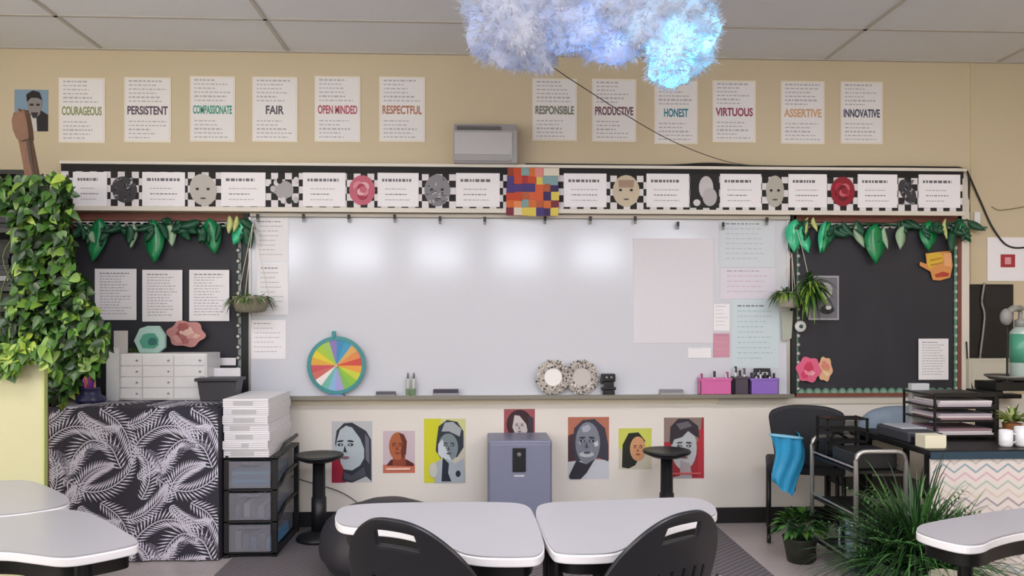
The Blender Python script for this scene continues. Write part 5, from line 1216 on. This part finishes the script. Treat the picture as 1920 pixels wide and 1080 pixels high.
# wall items right
x0, x1, z0, z1 = WR(1814, 533, 1900, 671, -.02)
t = thing('wall_monitor', ((x0+x1)/2, -.01, z0), 'black rectangular screen on the wall right of bulletin board', 'monitor')
b = MB(); b.box(x0, x1, -.02, -.0005, z0, z1, flat('#141317', .35)); b.build('face_plate', t)
b = MB(); b.box(x0+.125, x1-.01, -.0215, -.02, z1-.16, z1-.02, flat('#1f1e23', .3)); b.build('inset', t)
b = MB(); b.tube(curve_pts([(W(px, py, -.03)[0], -.03, W(px, py, -.03)[1]) for px, py in ((1846, 530), (1841, 565), (1846, 590), (1843, 625), (1838, 668), (1840, 700))]), .007, mat('grey cord', '#8d8a86', .6), 8); tag(b.build('grey_cord', smooth=True), 'grey cord hanging down across the black panel', 'cord')
x0, x1, z0, z1 = WR(1817, 672, 1896, 738, -.07); t = thing('wall_box', ((x0+x1)/2, -.035, z0), 'beige box under the black panel on the wall', 'box')
b = MB(); b.box(x0, x1, -.07, -.0005, z0, z1, mat('beige casing', '#c1bcac', .5, var=.04)); b.build('casing', t, bevel=.006)
b = MB(); b.box(x0+.02, x1-.02, -.074, -.071, z0+.03, z1-.03, mat('beige lid', '#c6c1b2', .5)); b.build('lid', t, bevel=.003)
b = MB(); b.box(x0-.01, x1+.04, -.12, -.0005, z0-.03, z0-.001, black_mt); tag(b.build('ledge', bevel=.003), 'narrow dark ledge beneath the beige wall box', 'ledge')
b = MB(); b.tube(curve_pts([(W(1812, 640, -.045)[0], -.045, W(1812, 640)[1]), (W(1815, 690, -.045)[0], -.05, W(1815, 690)[1]), (W(1820, 736, -.045)[0], -.08, W(1820, 736)[1])]), .005, cab); tag(b.build('side_cable', smooth=True), 'short dark cable down the left side of beige wall box', 'cable')

# plants on the floor
def grass(b, x, y, z, n, lmin, lmax, wd, mats, r, spread=1.0, zmin=.15):
    for k in range(n):
        a = r.uniform(0, 6.28); el = r.uniform(zmin, 1.35); l = r.uniform(lmin, lmax); d = Vector((math.cos(a)*math.cos(el)*spread, math.sin(a)*math.cos(el)*spread, math.sin(el)))
        p = Vector((x, y, z))+Vector((d.x, d.y, 0))*.05; i = b.mi(r.choice(mats)); base = len(b.v); N = 6; s = Vector((-math.sin(a), math.cos(a), 0)); droop = r.uniform(.25, .8)
        for j in range(N+1):
            f = j/N; c = p+d*(l*f)-Vector((0, 0, droop*l*f*f)); e = wd*(1-f)**.6*.5
            b.v += [tuple(c-s*e), tuple(c+s*e)]
        for j in range(N): b.f.append((base+2*j, base+2*j+1, base+2*j+3, base+2*j+2)); b.m.append(i)
fm = [mat('fern dark', '#21421f', .45, var=.3), mat('fern mid', '#355f2b', .45, var=.3), mat('fern light', '#4f7f40', .45, var=.3), mat('fern deep', '#16301a', .5, var=.3)]
r = random.Random(88); X, Y = F_at(1712, 3.4), -CAM_D+3.4
t = thing('spiky_floor_plant', (X, Y, 0), 'large dark green spiky fern in a pot on floor at right', 'plant')
b = MB(); b.lathe([(.10, 0), (.115, .02), (.15, .27), (.16, .275), (.16, .3), (.14, .3), (.13, .2)], (X, Y, 0), mat('grey-green pot', '#7b857c', .6, var=.1), 30); b.build('pot', t, smooth=True)
b = MB(); b.lathe([(.13, 0), (.12, .01)], (X, Y, .27), mat('potting soil', '#2a211a', .95, bump=.5), 24); b.build('soil', t)
b = MB(); grass(b, X, Y, .28, 700, .22, .62, .013, fm, r, 1.0, .05); grass(b, X+.02, Y, .28, 350, .4, .72, .013, fm, r, .8, .7); grass(b, X, Y, .28, 60, .6, .88, .015, fm, r, .6, 1.05); grass(b, X+.14, Y, .28, 260, .3, .62, .012, fm[:3]+[fm[2]], r, 1.0, .3)
for k in range(60):   # pinnate fronds
    a = r.uniform(0, 6.28); el = r.uniform(.5, 1.3); l = r.uniform(.35, .62); d = Vector((math.cos(a)*math.cos(el), math.sin(a)*math.cos(el), math.sin(el)))
    for j in range(3, 14):
        f = j/14; c = Vector((X, Y, .28))+d*(l*f)-Vector((0, 0, .35*l*f*f))
        for s in (-1, 1): leaf(b, c, Vector((-math.sin(a)*s, math.cos(a)*s, .15))+d*.6, Vector((0, 0, 1)), .09*(1-f*.6), .009, r.choice(fm), .4)
b.build('foliage', t, smooth=True)
r = random.Random(90); X, Y = F_at(1500, 4.38), -CAM_D+4.38
t = thing('leafy_floor_plant', (X, Y, 0), 'short leafy plant in dark pot by the guest chair casters', 'plant')
b = MB(); b.lathe([(.07, 0), (.095, .13), (.1, .14), (.085, .14)], (X, Y, 0), mat('dark pot', '#2f3328', .6), 22); b.build('pot', t, smooth=True)
b = MB()
for k in range(190): d = rvec(r, -.15); leaf(b, Vector((X, Y, .2))+Vector((d.x*.1, d.y*.08, d.z*.07)), d, Vector((0, 0, 1)), r.uniform(.05, .09), r.uniform(.03, .045), r.choice([fm[0], fm[1], leafs[0], fm[2], fm[3]]), .4, True)
for k in range(14): a = k*.45; b.tube([(X, Y, .1), (X+.1*math.cos(a), Y+.08*math.sin(a), .24)], .003, fm[1], 5)
b.build('foliage', t, smooth=True)
r = random.Random(91); X, Y = F_at(1618, 3.72), -CAM_D+3.72
t = thing('spider_grass', (X, Y, 0), 'thin-leaved grey-green plant in a small bucket before the cart', 'plant')
b = MB(); b.lathe([(.05, 0), (.065, .15), (.07, .16), (.058, .16)], (X, Y, 0), mat('slate bucket', '#5d6b74', .4, .2), 22); b.build('pot', t, smooth=True)
b = MB(); grass(b, X, Y, .15, 120, .16, .34, .007, [mat('grey green blade', '#6f8f7e', .5, var=.2), fm[2], fm[1]], r, .6, .7); b.build('foliage', t, smooth=True)
X, Y = F_at(1782, 3.05), -CAM_D+3.05; b = MB(); b.lathe([(.06, 0), (.075, .22), (.078, .36), (.07, .36), (.06, .1)], (X, Y, 0), mat('birch print', '#b5ad9c', .6, var=.6, scale=22), 24); tag(b.build('waste_bin', smooth=True), 'cream mottled bin under the right edge table', 'bin')

# ============================================================ CLOUD LAMP
CDp = 3.5; cy = -CAM_D+CDp; sc = CDp/FPX
def cpt(px, py, dy=0): return Vector((F_at(px, CDp+dy), cy+dy, CAM_H-(py-HOR)*(CDp+dy)*(1/FPX)))
cm = bpy.data.materials.new('cotton wool'); cm.use_nodes = True; nt = cm.node_tree; pb = nt.nodes['Principled BSDF']; outn = nt.nodes['Material Output']
pb.inputs['Base Color'].default_value = (.66, .66, .70, 1); pb.inputs['Roughness'].default_value = 1; pb.inputs['Specular IOR Level'].default_value = 0
tr = nt.nodes.new('ShaderNodeBsdfTranslucent'); tr.inputs[0].default_value = (.75, .78, .85, 1); ms = nt.nodes.new('ShaderNodeMixShader'); ms.inputs[0].default_value = .5
nt.links.new(pb.outputs[0], ms.inputs[1]); nt.links.new(tr.outputs[0], ms.inputs[2]); nt.links.new(ms.outputs[0], outn.inputs[0])
lobes = [(960, 40, 78), (925, 10, 52), (930, 70, 50), (990, 80, 48), (1010, 10, 75), (1070, 45, 60), (1110, 15, 70), (1130, 70, 40), (1180, 15, 68), (1165, 75, 34), (1235, 20, 68), (1285, 45, 58), (1255, 88, 52), (1262, 118, 36), (1290, 95, 44), (1320, 55, 26), (1060, -30, 80), (1180, -40, 80), (970, -40, 70), (1270, -30, 60)]
t = thing('cloud_lamp', tuple(cpt(1110, -60)), 'fluffy cotton cloud lamp with blue glow hanging from ceiling', 'lamp')
mb_ = bpy.data.metaballs.new('m'); mb_.resolution = .022; mb_.render_resolution = .022; mb_.threshold = .35
mo = bpy.data.objects.new('m', mb_); COL.objects.link(mo); r = random.Random(14)
for px, py, rp_ in lobes:
    e = mb_.elements.new(); e.co = cpt(px, py, r.uniform(-.06, .06)); e.radius = rp_*sc*1.28; e.stiffness = 3
bpy.context.view_layer.update()
me = bpy.data.meshes.new_from_object(mo.evaluated_get(bpy.context.evaluated_depsgraph_get())); bpy.data.objects.remove(mo)
me.name = 'cotton_body'; n = len(me.vertices)
vs_ = [v.co.copy() for v in me.vertices]; ns = [v.normal.copy() for v in me.vertices]; off = OFF[t.name]
tuft = MB(); tuft.mats = [cm]
for i, v in enumerate(me.vertices):
    p, nn_ = vs_[i], ns[i]; dsp = .06*noise.noise(p*8)+.04*noise.noise(p*19)+.02*noise.noise(p*42)
    q = p+nn_*dsp; v.co = q-off
    if q.z < 2.98:
        for k in range(4):
            s = Vector((r.uniform(-1, 1), r.uniform(-1, 1), r.uniform(-1, 1))); d = (nn_+s*.9).normalized(); l = r.uniform(.012, .035); e = d.cross(s).normalized()*r.uniform(.0015, .004)
            o_ = q+s*.008; c1 = o_+d*l*.5+s.cross(d)*l*.25; c2 = c1+(d+s*.5)*l*.4; base = len(tuft.v)
            tuft.v += [tuple(o_-e), tuple(o_+e), tuple(c1+e*.8), tuple(c1-e*.8), tuple(c2)]
            tuft.f += [(base, base+1, base+2, base+3), (base+3, base+2, base+4)]; tuft.m += [0, 0]
me.materials.clear(); me.materials.append(cm); me.polygons.foreach_set('use_smooth', [True]*len(me.polygons)); me.update()
o = bpy.data.objects.new('cotton_body', me); COL.objects.link(o); o.parent = t; OFF[o.name] = off
fz_ = tuft.build('fluff', t); fz_['kind'] = 'stuff'
b = MB()
for px in (1010, 1210): p = cpt(px, -60); b.tube([(p.x, p.y, p.z), (p.x, p.y, ZC)], .003, MATS['cotton string'], 5)
b.build('hanging_string', t)
for px, py, e, c, rad in ((1270, 88, .8, (.12, .62, 1.0), .03), (1258, 108, .3, (.15, .75, 1.0), .03), (1320, 70, .35, (.2, .7, 1.0), .03), (1085, 50, .6, (.15, .4, 1.0), .03), (925, 40, .2, (.3, .5, 1.0), .04), (1150, 75, .18, (.2, .4, 1.0), .03), (1000, 60, .12, (.8, .85, 1.0), .05), (1180, 0, .1, (1, .9, .8), .05)):
    ld = bpy.data.lights.new('led_light', 'POINT'); ld.energy = e; ld.color = c; ld.shadow_soft_size = rad
    lo = bpy.data.objects.new('led_light', ld); COL.objects.link(lo); lo.parent = t; lo.location = cpt(px, py, 0)-off
# cable from the cloud to the ledge
b = MB(); p0 = cpt(1010, 105, .05); p1 = Vector((W(1440, 304, HY)[0], HY+.03, hz1+.008))
P = [p0, p0.lerp(p1, .12)-Vector((0, 0, .04)), p0.lerp(p1, .45)-Vector((0, 0, .11)), p0.lerp(p1, .75)-Vector((0, 0, .09)), p1]
b.tube(curve_pts(P, 10), .0022, cab, 6); tag(b.build('cloud_cable', smooth=True), 'thin black cable sagging from cotton cloud to the ledge', 'cable')
